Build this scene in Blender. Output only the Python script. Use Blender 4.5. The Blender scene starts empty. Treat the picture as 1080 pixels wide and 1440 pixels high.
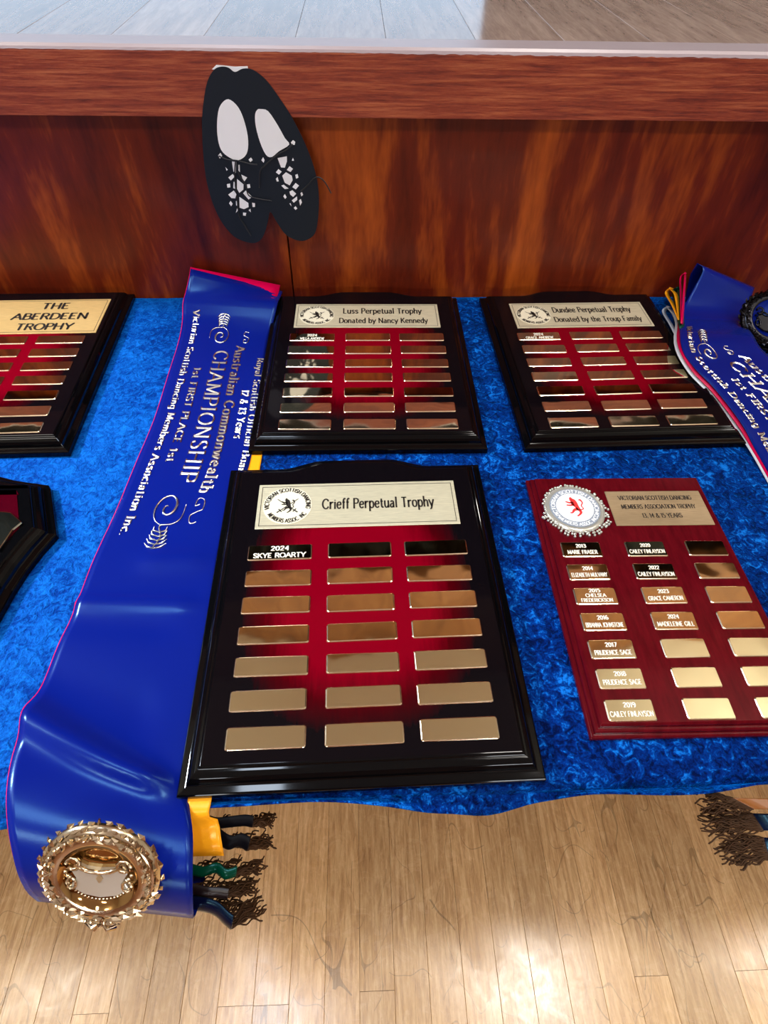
import bpy, math, random
from mathutils import Vector, Matrix
random.seed(7)
scn = bpy.context.scene
col = scn.collection
# ------------------------------------------------------------------ camera
F = 830.0                      # focal length in pixels of the 1080x1440 frame
CH = 1.25                      # lens height above the hall floor
R = Matrix(((0.9992586, 0.0149800, -0.0354660),
            (-0.0344451, 0.7593584, -0.6497603),
            (0.0171981, 0.6505002, 0.7593114)))
C0 = Vector((0, 0, CH))
cam_d = bpy.data.cameras.new('camera')
cam_d.sensor_fit = 'HORIZONTAL'; cam_d.sensor_width = 36.0
cam_d.lens = 36.0 * F / 1080.0
cam_d.clip_start = 0.02
cam = bpy.data.objects.new('camera', cam_d); col.objects.link(cam)
cam.matrix_world = Matrix.Translation(C0) @ R.to_4x4()
scn.camera = cam
# ------------------------------------------------------------------ world, exposure
scn.view_settings.view_transform = 'Standard'
scn.view_settings.look = 'None'
scn.view_settings.gamma = 1.0
scn.view_settings.use_curve_mapping = False
scn.view_settings.exposure = -0.62
w = bpy.data.worlds.new('world'); scn.world = w; w.use_nodes = True
w.node_tree.nodes['Background'].inputs[0].default_value = (0.75, 0.82, 1.0, 1)
w.node_tree.nodes['Background'].inputs[1].default_value = 0.25
CEIL = 5.2
# ------------------------------------------------------------------ lights
def area(name, loc, target, sx, sy, power, colour, spread=180):
    l = bpy.data.lights.new(name, 'AREA'); l.shape = 'RECTANGLE'; l.size = sx; l.size_y = sy
    l.energy = power; l.color = colour; l.spread = math.radians(spread)
    o = bpy.data.objects.new(name, l); col.objects.link(o); o.location = loc
    d = Vector(target) - Vector(loc)
    o.rotation_euler = d.to_track_quat('-Z', 'Y').to_euler() if abs(d.x) + abs(d.y) > 1e-4 else (0 if d.z < 0 else math.pi, 0, 0)
    return o
def spot(name, loc, target, power, colour, cone, blend, size=0.05):
    l = bpy.data.lights.new(name, 'SPOT'); l.energy = power; l.color = colour
    l.spot_size = math.radians(cone); l.spot_blend = blend; l.shadow_soft_size = size
    o = bpy.data.objects.new(name, l); col.objects.link(o); o.location = loc
    d = Vector(target) - Vector(loc)
    o.rotation_euler = d.to_track_quat('-Z', 'Y').to_euler()
    return o
for lx, ly, sx, sy, pw, cl in ((-0.78, -0.25, 0.34, 1.35, 85, (0.72, 0.84, 1.0)), (-2.65, 0.30, 0.8, 0.6, 42, (1.0, 0.95, 0.88)),
                               (1.10, 0.36, 0.34, 0.40, 50, (1.0, 0.95, 0.88)), (1.45, 0.12, 0.34, 0.6, 50, (1.0, 0.95, 0.88)), (3.55, 0.36, 0.5, 0.4, 42, (1.0, 0.95, 0.88)),
                               (-2.2, -3.2, 0.6, 0.6, 150, (1.0, 0.93, 0.85)), (2.2, -3.2, 0.6, 0.6, 150, (1.0, 0.93, 0.85))):
    area('ceiling_lamp', (lx, ly, CEIL - 0.03), (lx, ly, 0), sx, sy, pw, cl)
area('added_ceiling_wash', (-3.2, 0.6, 4.2), (-3.2, 0.6, 5.2), 0.3, 2.0, 70, (1.0, 0.96, 0.85))  # unseen pair added to brighten the ceiling mirrored in the plates
area('added_ceiling_wash', (3.2, 0.6, 4.2), (3.2, 0.6, 5.2), 0.3, 2.0, 70, (1.0, 0.96, 0.85))
spot('added_left_spot', (-2.3, 0.9, 2.4), (-0.58, 0.40, 0.74), 900, (0.75, 0.88, 1.0), 30, 0.9, 0.12)  # added unseen spot, brightens the left end of the velvet
spot('stage_spot_lamp', (1.68, 2.2, 2.21), (0.42, 0.55, 0.74), 22, (1.0, 0.95, 0.85), 30, 0.5, 0.06)

# ------------------------------------------------------------------ pixel rays -> real planes of the place
def ray(px, py):
    return R @ Vector((px - 540.0, 720.0 - py, -F))
def P(px, py, z=0.743):
    d = ray(px, py); return C0 + d * ((z - CH) / d.z)
def Q(px, py, Y):
    d = ray(px, py); return C0 + d * (Y / d.y)

# ------------------------------------------------------------------ materials
def mat(name, colour=(0.5, 0.5, 0.5), rough=0.5, metal=0.0, **kw):
    m = bpy.data.materials.new(name); m.use_nodes = True
    b = m.node_tree.nodes['Principled BSDF']
    b.inputs['Base Color'].default_value = (*colour, 1)
    b.inputs['Roughness'].default_value = rough
    b.inputs['Metallic'].default_value = metal
    for k, v in kw.items():
        k = k.replace('_', ' ')
        b.inputs[k].default_value = v
    return m
class N:
    def __init__(s, m): s.m = m; s.t = m.node_tree; s.b = s.t.nodes['Principled BSDF']
    def n(s, typ, **kw):
        x = s.t.nodes.new(typ)
        for k, v in kw.items(): setattr(x, k, v)
        return x
    def l(s, a, b): s.t.links.new(a, b)
    def coord(s, which='Object', scale=(1, 1, 1), rot=(0, 0, 0)):
        c = s.n('ShaderNodeTexCoord'); mp = s.n('ShaderNodeMapping')
        mp.inputs['Scale'].default_value = scale; mp.inputs['Rotation'].default_value = rot
        if which == 'World':
            g = s.n('ShaderNodeNewGeometry'); s.l(g.outputs['Position'], mp.inputs[0])
        else: s.l(c.outputs[which], mp.inputs[0])
        return mp.outputs[0]
    def noise(s, vec, scale, detail=4, rough=0.6, dist=0.0):
        x = s.n('ShaderNodeTexNoise'); x.inputs['Scale'].default_value = scale
        x.inputs['Detail'].default_value = detail; x.inputs['Roughness'].default_value = rough
        x.inputs['Distortion'].default_value = dist; s.l(vec, x.inputs['Vector'])
        return x.outputs['Fac']
    def ramp(s, fac, stops, interp='LINEAR'):
        x = s.n('ShaderNodeValToRGB'); x.color_ramp.interpolation = interp
        e = x.color_ramp.elements
        while len(e) < len(stops): e.new(0.5)
        for i, (p, c) in enumerate(stops):
            e[i].position = p; e[i].color = (*c, 1) if len(c) == 3 else c
        s.l(fac, x.inputs[0]); return x.outputs['Color']
    def mix(s, a, b, fac, mode='MIX'):
        x = s.n('ShaderNodeMix', data_type='RGBA', blend_type=mode)
        for sock, v in ((x.inputs[6], a), (x.inputs[7], b), (x.inputs[0], fac)):
            if isinstance(v, (tuple, float, int)):
                sock.default_value = (*v, 1) if isinstance(v, tuple) else v
            else: s.l(v, sock)
        return x.outputs[2]
    def math(s, op, a, b=0.0):
        x = s.n('ShaderNodeMath', operation=op)
        for i, v in ((0, a), (1, b)):
            if isinstance(v, (float, int)): x.inputs[i].default_value = v
            else: s.l(v, x.inputs[i])
        return x.outputs[0]
    def bump(s, h, strength=0.3, dist=0.001):
        x = s.n('ShaderNodeBump'); x.inputs['Strength'].default_value = strength
        x.inputs['Distance'].default_value = dist
        s.l(h, x.inputs['Height']); s.l(x.outputs[0], s.b.inputs['Normal'])
    def base(s, c): s.l(c, s.b.inputs['Base Color'])
    def rgh(s, c): s.l(c, s.b.inputs['Roughness'])
def g3(v): return (v, v, v)

def m_velvet():
    m = mat('crushed_velvet', rough=0.7); k = N(m); v = k.coord('World')
    n0 = k.noise(v, 26, 3, 0.55, 0.6)
    n1 = k.noise(v, 105, 3, 0.55, 1.4)
    n2 = k.noise(v, 520, 2, 0.6, 0.0)
    f = k.math('ADD', k.math('MULTIPLY', n0, 0.26), k.math('ADD', k.math('MULTIPLY', n1, 0.54), k.math('MULTIPLY', n2, 0.20)))
    # pile smoother towards the left end, its brighter lit tone painted in; crushed elsewhere
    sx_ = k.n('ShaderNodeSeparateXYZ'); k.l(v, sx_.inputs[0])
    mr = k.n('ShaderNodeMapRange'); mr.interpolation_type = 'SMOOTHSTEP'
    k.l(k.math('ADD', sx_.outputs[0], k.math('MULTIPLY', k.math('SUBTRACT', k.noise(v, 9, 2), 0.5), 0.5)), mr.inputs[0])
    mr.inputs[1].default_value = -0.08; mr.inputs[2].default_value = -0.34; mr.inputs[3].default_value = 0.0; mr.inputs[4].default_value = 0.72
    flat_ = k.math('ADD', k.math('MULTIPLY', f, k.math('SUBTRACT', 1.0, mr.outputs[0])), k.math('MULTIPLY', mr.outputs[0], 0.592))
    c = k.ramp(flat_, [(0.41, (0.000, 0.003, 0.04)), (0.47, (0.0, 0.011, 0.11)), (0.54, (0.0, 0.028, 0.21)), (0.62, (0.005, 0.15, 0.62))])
    k.base(c)
    k.b.inputs['Sheen Weight'].default_value = 0.5
    k.b.inputs['Sheen Roughness'].default_value = 0.4
    k.b.inputs['Sheen Tint'].default_value = (0.0, 0.25, 1.0, 1)
    k.b.inputs['Specular IOR Level'].default_value = 0.03
    k.bump(f, 1.0, 0.006)
    return m
def m_satin(name, colour):
    m = mat(name, colour, 0.25); k = N(m)
    v = k.coord('World')
    k.b.inputs['Sheen Weight'].default_value = 0.12
    k.b.inputs['Sheen Roughness'].default_value = 0.3
    k.b.inputs['Sheen Tint'].default_value = (min(1, colour[0] * 2 + .05), min(1, colour[1] * 2 + .15), 1.0 if colour[2] > .2 else colour[2] * 2, 1)
    k.b.inputs['Specular IOR Level'].default_value = 0.5
    k.b.inputs['Specular Tint'].default_value = (min(1, colour[0] + .2), min(1, colour[1] + .45), min(1, colour[2] + .5), 1)
    k.bump(k.noise(v, 900, 2), 0.08, 0.0005)
    return m
def m_lacquer(name, W, H, inner, outer, cy=0.56, rx=0.46, ry=0.44):
    """gloss lacquer with a painted sunburst: red centre, black rim (local plaque coordinates)"""
    m = mat(name, outer, 0.06); k = N(m)
    k.b.inputs['IOR'].default_value = 1.22
    c = k.n('ShaderNodeTexCoord'); s = k.n('ShaderNodeSeparateXYZ'); k.l(c.outputs['Object'], s.inputs[0])
    x = k.math('DIVIDE', k.math('SUBTRACT', s.outputs[0], W / 2), W * rx)
    y = k.math('DIVIDE', k.math('SUBTRACT', s.outputs[1], H * cy), H * ry)
    x2 = k.math('POWER', k.math('ABSOLUTE', x), 2.6); y2 = k.math('POWER', k.math('ABSOLUTE', y), 2.6)
    d = k.math('ADD', x2, y2)
    n = k.noise(k.coord('Object', (14, 1.5, 1)), 18, 4)
    d = k.math('ADD', d, k.math('MULTIPLY', k.math('SUBTRACT', n, 0.5), 0.25))
    k.base(k.ramp(d, [(0.0, inner), (0.22, inner), (0.5, tuple(i * .28 for i in inner)), (0.85, outer)]))
    k.bump(k.noise(k.coord('Object'), 60, 2), 0.03, 0.001)
    return m
def m_wood(name, c1, c2, c3, scale, rough=0.4, vec_scale=(1, 1, 1), rot=(0, 0, 0), coat=0.0, island=False, bumpy=0.2):
    m = mat(name, c2, rough); k = N(m)
    v = k.coord('World', vec_scale, rot)
    if island:
        oi = k.n('ShaderNodeObjectInfo'); a = k.n('ShaderNodeVectorMath', operation='ADD')
        cm = k.n('ShaderNodeCombineXYZ'); k.l(k.math('MULTIPLY', oi.outputs['Random'], 37.0), cm.inputs[2])
        k.l(v, a.inputs[0]); k.l(cm.outputs[0], a.inputs[1]); v = a.outputs[0]
    n1 = k.noise(v, scale, 6, 0.62, 0.4); n2 = k.noise(v, scale * 6, 3, 0.7)
    f = k.math('ADD', k.math('MULTIPLY', n1, 0.72), k.math('MULTIPLY', n2, 0.28))
    c = k.ramp(f, [(0.34, c1), (0.5, c2), (0.66, c3)])
    if island:
        br = k.ramp(oi.outputs['Random'], [(0, g3(0.80)), (0.5, g3(0.95)), (1, g3(1.10))])
        c = k.mix(c, br, 1.0, 'MULTIPLY')
    k.base(c); k.b.inputs['Coat Weight'].default_value = coat
    k.b.inputs['Coat Roughness'].default_value = 0.12
    k.bump(f, bumpy, 0.001)
    return m, k
def m_mirror(name, colour, rough=0.035, wav=0.35):
    m = mat(name, colour, rough, 1.0); k = N(m); v = k.coord('Object')
    oi = k.n('ShaderNodeObjectInfo'); a = k.n('ShaderNodeVectorMath', operation='ADD')
    k.l(k.coord('World'), a.inputs[0])
    k.bump(k.noise(a.outputs[0], 14, 2, 0.4), wav, 0.004)
    return m
def m_brushed(name, colour, rough=0.32, metal=1.0):
    m = mat(name, colour, rough, metal); k = N(m)
    n = k.noise(k.coord('Object', (8, 260, 1)), 9, 3)
    k.base(k.mix(colour, tuple(c * 0.72 for c in colour), k.ramp(n, [(0.3, g3(0)), (0.7, g3(1))])))
    k.bump(n, 0.15, 0.0005)
    k.b.inputs['Anisotropic'].default_value = 0.5
    return m
M = {}
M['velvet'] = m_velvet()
M['satin_blue'] = m_satin('royal_blue_satin', (0.002, 0.008, 0.165))
M['satin_navy'] = m_satin('navy_satin', (0.001, 0.0015, 0.018))
M['satin_red'] = m_satin('red_satin', (0.55, 0.0, 0.06))
M['satin_yellow'] = m_satin('yellow_satin', (0.85, 0.34, 0.01))
M['satin_green'] = m_satin('green_satin', (0.0, 0.035, 0.018))
M['satin_white'] = m_satin('white_satin', (0.6, 0.65, 0.75))
M['satin_black'] = mat('black_satin', (0.0012, 0.0012, 0.003), 0.5, 0, Specular_IOR_Level=0.1)
M['black'] = mat('black_gloss_lacquer', (0.0015, 0.0015, 0.002), 0.06, IOR=1.28)
M['gold'] = m_mirror('mirror_gold', (0.88, 0.80, 0.54), 0.05, 0.28)
M['gold_side'] = mat('gold_bevel', (0.95, 0.8, 0.6), 0.16, 1.0)
M['champagne'] = m_brushed('brushed_champagne_metal', (0.72, 0.66, 0.47), metal=0.35)
M['brass'] = m_brushed('brushed_brass', (0.85, 0.56, 0.22), metal=0.4)
M['bronze'] = m_brushed('brushed_bronze', (0.42, 0.30, 0.17), 0.42, metal=0.5)
M['pale_metal'] = mat('pale_etched_metal', (0.78, 0.73, 0.56), 0.5, 0.2)
M['ink'] = mat('black_engraving', (0.012, 0.008, 0.006), 0.5)
M['engraved'] = mat('white_engraving', (0.85, 0.82, 0.75), 0.5)
M['silver'] = mat('silver_foil', (0.85, 0.85, 0.85), 0.22, 1.0)
M['badge_gold'] = mat('badge_gold', (0.66, 0.56, 0.42), 0.16, 1.0)
M['badge_mirror'] = mat('badge_mirror', (0.42, 0.25, 0.10), 0.07, 1.0)
M['badge_silver'] = mat('badge_silver', (0.62, 0.61, 0.55), 0.2, 0.6)
M['dark_metal'] = mat('dark_metal', (0.02, 0.02, 0.025), 0.2, 1.0)
M['fringe'] = mat('bullion_fringe', (0.040, 0.016, 0.005), 0.6, 0.0, Specular_IOR_Level=0.2)
M['card'] = mat('black_card', (0.005, 0.009, 0.016), 0.5, 0, Specular_IOR_Level=0.25)
M['paper'] = mat('white_paper', (0.8, 0.82, 0.86), 0.6)
M['white_enamel'] = mat('white_enamel', (0.85, 0.87, 0.9), 0.3)
M['grey_enamel'] = mat('grey_enamel', (0.25, 0.29, 0.36), 0.35)
M['red_enamel'] = mat('red_enamel', (0.75, 0.03, 0.03), 0.35)
M['curtain'] = mat('black_curtain', (0.012, 0.014, 0.012), 0.85)
M['curtain2'] = mat('brown_curtain', (0.2, 0.12, 0.1), 0.8)
M['plaster'] = mat('cream_plaster', (0.72, 0.7, 0.62), 0.85)
M['ceiling'] = mat('white_ceiling', (0.85, 0.82, 0.72), 0.9)
M['metal_leg'] = mat('grey_metal', (0.2, 0.2, 0.2), 0.4, 0.8)
M['gap'] = mat('dark_gap', (0.01, 0.006, 0.003), 0.9)
M['seam_white'] = mat('pale_seam_filler', (0.6, 0.55, 0.5), 0.5)
M['panel'], k = m_wood('stage_panel_veneer', (0.035, 0.003, 0.0015), (0.13, 0.014, 0.003), (0.42, 0.085, 0.008), 3.2, 0.33, (2.4, 1, 0.45), (0, 0.16, 0), 0.0, bumpy=0.05)
k.b.inputs['Specular IOR Level'].default_value = 0.25
M['fascia'], k = m_wood('stage_edge_jarrah', (0.10, 0.014, 0.010), (0.26, 0.046, 0.02), (0.42, 0.115, 0.045), 60, 0.45, (0.22, 1, 4.5), (0, 0.03, 0), 0.0, bumpy=0.7)
k.b.inputs['Specular IOR Level'].default_value = 0.3
M['stage_board'], k = m_wood('stage_boards_worn', (0.26, 0.18, 0.15), (0.36, 0.26, 0.22), (0.46, 0.35, 0.30), 16, 0.11, (5, 0.5, 1), island=True, bumpy=0.06)
M['timber'], k = m_wood('brown_timber', (0.16, 0.06, 0.02), (0.3, 0.12, 0.04), (0.42, 0.19, 0.07), 4, 0.5, (3, 1, 1))
M['hall_board'], k = m_wood('hall_floor_boards', (0.44, 0.25, 0.115), (0.66, 0.42, 0.20), (0.84, 0.60, 0.33), 26, 0.3, (7, 0.6, 1), island=True, bumpy=0.1)
bc_ = k.b.inputs['Base Color'].links[0].from_socket
for sc_, an, wd_, dk in ((6.1, 0.4, 0.0016, 0.62), (9.7, 1.9, 0.0018, 0.66), (14.0, 2.6, 0.0025, 0.7), (12.0, 1.2, 0.002, 0.7)):
    ln = k.math('ABSOLUTE', k.math('SUBTRACT', k.noise(k.coord('World', (1, 0.45, 1), (0, 0, an)), sc_, 1, 0.3), 0.5))
    mk = k.noise(k.coord('World', (1, 1, 1), (0, 0, an)), 6, 2)
    ln = k.math('MULTIPLY', k.math('LESS_THAN', ln, wd_), k.math('GREATER_THAN', mk, 0.52))
    bc_ = k.mix(bc_, k.mix(bc_, (dk, dk, dk), 1.0, 'MULTIPLY'), ln)
k.base(bc_)
sn = k.noise(k.coord('World', (1, 1, 1), (0, 0, 0.5)), 24, 6, 0.75, 1.5)
k.rgh(k.ramp(sn, [(0.35, g3(0.16)), (0.65, g3(0.34))]))
k.b.inputs['Coat Weight'].default_value = 0.5
k.b.inputs['Coat Roughness'].default_value = 0.2
M['red_gloss'] = mat('cherry_gloss', (0.1, 0.003, 0.006), 0.1, 0, IOR=1.25)
k = N(M['red_gloss']); k.base(k.ramp(k.noise(k.coord('Object', (6, 1, 1)), 30, 5), [(0.3, (0.06, 0.0015, 0.004)), (0.7, (0.105, 0.003, 0.007))]))
def m_emit(name, colour, s):
    m = bpy.data.materials.new(name); m.use_nodes = True; t = m.node_tree; t.nodes.clear()
    e = t.nodes.new('ShaderNodeEmission'); o = t.nodes.new('ShaderNodeOutputMaterial')
    e.inputs[0].default_value = (*colour, 1); e.inputs[1].default_value = s
    t.links.new(e.outputs[0], o.inputs[0]); return m
M['screen'] = m_emit('lit_projection_screen', (0.5, 0.74, 1.0), 2.2)
M['daylight'] = m_emit('daylit_pane', (0.9, 0.95, 1.0), 42.0)

# ------------------------------------------------------------------ mesh helpers
class MB:
    def __init__(s): s.v = []; s.f = []; s.mi = []
    def add(s, vs, fs, mi=0):
        o = len(s.v); s.v += [tuple(v) for v in vs]; s.f += [tuple(i + o for i in f) for f in fs]; s.mi += [mi] * len(fs)
    def box(s, a, b, mi=0):
        x0, y0, z0 = a; x1, y1, z1 = b
        s.add([(x0, y0, z0), (x1, y0, z0), (x1, y1, z0), (x0, y1, z0), (x0, y0, z1), (x1, y0, z1), (x1, y1, z1), (x0, y1, z1)],
              [(0, 3, 2, 1), (4, 5, 6, 7), (0, 1, 5, 4), (1, 2, 6, 5), (2, 3, 7, 6), (3, 0, 4, 7)], mi)
    def grid(s, rows, mi=0, closed=False):
        n = len(rows[0]); vs = [p for r in rows for p in r]; fs = []
        for i in range(len(rows) - 1):
            for j in range(n if closed else n - 1):
                k = (j + 1) % n
                fs.append((i * n + j, i * n + k, (i + 1) * n + k, (i + 1) * n + j))
        s.add(vs, fs, mi)
    def tube(s, pts, rad, n=6, mi=0, cap=True):
        pts = [Vector(p) for p in pts]; rows = []
        up = Vector((0, 0, 1))
        for i, p in enumerate(pts):
            d = (pts[min(i + 1, len(pts) - 1)] - pts[max(i - 1, 0)])
            if d.length < 1e-9: d = Vector((0, 0, 1))
            d.normalize()
            a = d.cross(up)
            if a.length < 0.05: a = d.cross(Vector((1, 0, 0)))
            a.normalize(); b = d.cross(a)
            r = rad[i] if isinstance(rad, (list, tuple)) else rad
            rows.append([p + (a * math.cos(t) + b * math.sin(t)) * r for t in [2 * math.pi * q / n for q in range(n)]])
        o = len(s.v); s.grid(rows, mi, True)
        if cap:
            s.f.append(tuple(o + q for q in range(n))); s.mi.append(mi)
            m = o + (len(rows) - 1) * n; s.f.append(tuple(m + q for q in reversed(range(n)))); s.mi.append(mi)
    def ball(s, c, r, n=8, mi=0, sc=(1, 1, 1)):
        rows = []
        for i in range(n // 2 + 1):
            t = math.pi * i / (n // 2)
            rows.append([(c[0] + r * sc[0] * math.sin(t) * math.cos(q), c[1] + r * sc[1] * math.sin(t) * math.sin(q), c[2] + r * sc[2] * math.cos(t)) for q in [2 * math.pi * j / n for j in range(n)]])
        s.grid(rows, mi, True)
    def poly(s, pts, z0, z1, mi=0):
        n = len(pts); vs = [(x, y, z0) for x, y in pts] + [(x, y, z1) for x, y in pts]
        s.add(vs, [tuple(reversed(range(n))), tuple(range(n, 2 * n))] + [(i, (i + 1) % n, n + (i + 1) % n, n + i) for i in range(n)], mi)
    def mesh(s, name, mats, smooth=False):
        me = bpy.data.meshes.new(name); me.from_pydata(s.v, [], s.f)
        for m in (mats if isinstance(mats, (list, tuple)) else [mats]): me.materials.append(m)
        me.polygons.foreach_set('material_index', s.mi)
        me.polygons.foreach_set('use_smooth', [smooth] * len(me.polygons))
        me.update(); return me
def link(name, me, parent=None, loc=(0, 0, 0), kind=None, rot=None):
    o = bpy.data.objects.new(name, me); col.objects.link(o); o.location = loc
    if rot: o.rotation_euler = rot
    if parent is not None: o.parent = parent
    if kind: o['kind'] = kind
    return o
def build(mb, name, mats, parent=None, smooth=False, kind=None, base=None):
    if base is not None: mb.v = [(v[0] - base[0], v[1] - base[1], v[2] - base[2]) for v in mb.v]
    return link(name, mb.mesh(name, mats, smooth), parent, kind=kind)
def thing(name, label, cat, loc=(0, 0, 0), rotz=0, group=None):
    o = bpy.data.objects.new(name, None); col.objects.link(o); o.empty_display_size = 0.05
    o.location = loc; o.rotation_euler = (0, 0, rotz); o['label'] = label; o['category'] = cat
    if group: o['group'] = group
    return o
def bevel(o, w, seg=2, ang=40):
    b = o.modifiers.new('bevel', 'BEVEL'); b.width = w; b.segments = seg; b.limit_method = 'ANGLE'; b.angle_limit = math.radians(ang)
def catmull(pts, n=8, closed=False):
    pts = [tuple(p) for p in pts]; out = []; L = len(pts)
    rng = range(L if closed else L - 1)
    for i in rng:
        p0 = pts[(i - 1) % L] if closed or i > 0 else pts[0]
        p1 = pts[i]; p2 = pts[(i + 1) % L]
        p3 = pts[(i + 2) % L] if closed or i + 2 < L else pts[-1]
        for q in range(n):
            t = q / n
            out.append(tuple(0.5 * ((2 * b) + (-a + c) * t + (2 * a - 5 * b + 4 * c - d) * t * t + (-a + 3 * b - 3 * c + d) * t ** 3) for a, b, c, d in zip(p0, p1, p2, p3)))
    if not closed: out.append(pts[-1])
    return out

# ------------------------------------------------------------------ stroke lettering (cap height 100)
G = {
 'A': (76, "0,0 38,100|38,100 76,0|15,34 61,34"), 'B': (64, "8,0 8,100|~8,100 38,100 54,88 54,66 40,54 8,54|~8,54 42,54 60,42 60,14 42,0 8,0"),
 'C': (76, "~71,78 60,94 40,101 18,90 5,64 5,36 18,10 40,-1 60,6 72,22"), 'D': (76, "8,0 8,100|~8,100 36,100 58,90 71,66 71,34 58,10 36,0 8,0"),
 'E': (60, "8,0 8,100|8,100 54,100|8,52 44,52|8,0 56,0"), 'F': (56, "8,0 8,100|8,100 52,100|8,52 42,52"),
 'G': (80, "~71,78 60,94 40,101 18,90 5,64 5,36 18,10 40,-1 60,6 70,14|70,14 70,44|50,44 78,44"), 'H': (76, "8,0 8,100|66,0 66,100|8,52 66,52"),
 'I': (24, "12,0 12,100"), 'J': (42, "~30,100 30,60 29,18 20,0 6,0"), 'K': (70, "8,0 8,100|8,40 58,100|26,60 64,0"),
 'L': (56, "8,0 8,100|8,0 52,0"), 'M': (90, "8,0 12,100|12,100 45,8|45,8 78,100|78,100 82,0"), 'N': (78, "8,0 8,100|8,100 68,0|68,0 68,100"),
 'O': (84, "~42,101 18,91 5,64 5,36 18,9 42,-1 66,9 79,36 79,64 66,91 42,101"), 'P': (60, "8,0 8,100|~8,100 38,100 55,88 56,64 40,50 8,50"),
 'R': (66, "8,0 8,100|~8,100 38,100 54,88 55,64 40,52 8,52|34,52 62,0"), 'S': (56, "~50,82 40,98 22,101 8,88 8,68 24,54 40,44 50,28 46,8 28,-1 12,4 5,20"),
 'T': (66, "33,0 33,100|2,100 64,100"), 'U': (76, "~8,100 8,60 9,26 20,5 38,-1 56,5 67,26 68,60 68,100"), 'V': (74, "2,100 37,0|37,0 72,100"),
 'W': (104, "2,100 28,0|28,0 52,92|52,92 76,0|76,0 102,100"), 'Y': (70, "2,100 35,46|68,100 35,46|35,46 35,0"), 'Z': (64, "6,100 58,100|58,100 4,0|4,0 60,0"),
 '0': (56, "~28,101 10,84 5,50 10,16 28,-1 46,16 51,50 46,84 28,101"), '1': (34, "8,80 20,100|20,100 20,0"), '2': (54, "~6,78 14,96 30,101 46,90 46,68 30,42 6,2|6,0 52,0"),
 '3': (54, "~6,88 22,101 42,94 46,74 24,54 44,44 50,22 38,2 18,-1 4,12"), '4': (58, "42,0 42,100|42,100 4,32|4,32 56,32"), '5': (54, "46,100 12,100|12,100 9,56|~9,56 28,64 46,52 49,28 38,4 18,-1 4,10"),
 '6': (56, "~46,94 28,101 12,80 5,44 12,10 28,-1 46,8 51,30 42,52 26,56 8,38"), '7': (52, "4,100 50,100|50,100 18,0"), '8': (54, "~27,54 10,66 10,88 27,101 44,88 44,66 27,54 6,38 6,12 27,-1 48,12 48,38 27,54"), '9': (56, "~10,6 28,-1 44,20 51,56 44,90 28,101 10,92 5,70 14,48 30,44 48,62"),
 'a': (54, "~10,54 24,66 40,58 42,36 42,0|~42,38 18,34 6,18 14,0 30,1 42,16"), 'b': (58, "8,0 8,104|~8,46 24,66 44,62 53,33 44,4 24,-1 8,16"), 'c': (50, "~45,54 30,67 12,56 5,33 12,8 28,-1 46,12"),
 'd': (58, "50,0 50,104|~50,46 34,66 14,62 5,33 14,4 34,-1 50,16"), 'e': (54, "6,36 48,36|~48,36 44,60 28,67 12,58 5,33 12,8 30,-1 48,12"), 'f': (36, "~40,98 28,104 17,90 16,60 16,0|2,64 34,64"),
 'g': (58, "~50,46 34,66 14,62 5,33 14,6 34,2 50,20|~50,64 50,10 46,-20 28,-30 8,-22"), 'h': (58, "8,0 8,104|~8,44 24,66 42,62 48,42 48,0"), 'i': (22, "11,0 11,66|11,84 11,92"), 'k': (54, "8,0 8,104|8,26 44,66|22,42 48,0"), 'l': (22, "11,0 11,104"),
 'm': (86, "8,0 8,66|~8,44 22,66 36,62 43,42 43,0|~43,44 57,66 72,62 78,42 78,0"), 'n': (58, "8,0 8,66|~8,44 24,66 42,62 48,42 48,0"), 'o': (58, "~29,67 12,60 5,33 12,6 29,-1 46,6 53,33 46,60 29,67"),
 'p': (58, "8,-32 8,66|~8,46 24,66 44,62 53,33 44,4 24,-1 8,16"), 'r': (42, "8,0 8,66|~8,42 18,60 32,67 42,60"), 's': (46, "~40,54 28,67 12,62 9,46 22,36 36,28 40,12 26,-1 6,8"),
 't': (38, "~16,92 16,50 17,12 26,-1 38,6|2,64 34,64"), 'u': (58, "~8,66 8,24 16,2 32,0 50,20|50,66 50,0"), 'v': (54, "2,66 27,0|27,0 52,66"), 'w': (78, "2,66 21,0|21,0 39,62|39,62 57,0|57,0 76,66"),
 'y': (54, "2,66 27,0|52,66 27,0|~27,0 18,-24 4,-30"), '&': (76, "~70,0 40,44 22,76 28,98 42,98 46,80 22,52 6,30 10,4 32,-1 54,16 66,46"), '.': (20, "10,0 10,9"), ',': (20, "11,6 6,-14"), '-': (40, "6,36 34,36"),
 '\'': (20, "10,100 8,78"), '~': (90, "~4,30 20,60 40,52 44,22 24,10 14,30 30,44 60,30 86,50"), ' ': (32, ""),
}
def text_layout(st, track=10):
    """strokes and width of a string, cap height 1"""
    x = 0; out = []
    for ch in st:
        wd, d = G[ch]
        for sk in [q for q in d.split('|') if q]:
            sm = sk[0] == '~'
            pts = [tuple(float(a) for a in p.split(',')) for p in sk.lstrip('~').split(' ')]
            ends = (pts[0], pts[1], pts[-1], pts[-2])
            if sm: pts = catmull(pts, 4)
            out.append(([((x + a) / 100, b / 100) for a, b in pts], sm,
                        [((x + a[0]) / 100, a[1] / 100, abs(b[1] - a[1]) > abs(b[0] - a[0]) * .8 and abs(a[1] - b[1]) > 20) for a, b in ((ends[0], ends[1]), (ends[2], ends[3]))]))
        x += wd + track
    return out, max(x - track, 1) / 100
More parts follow.
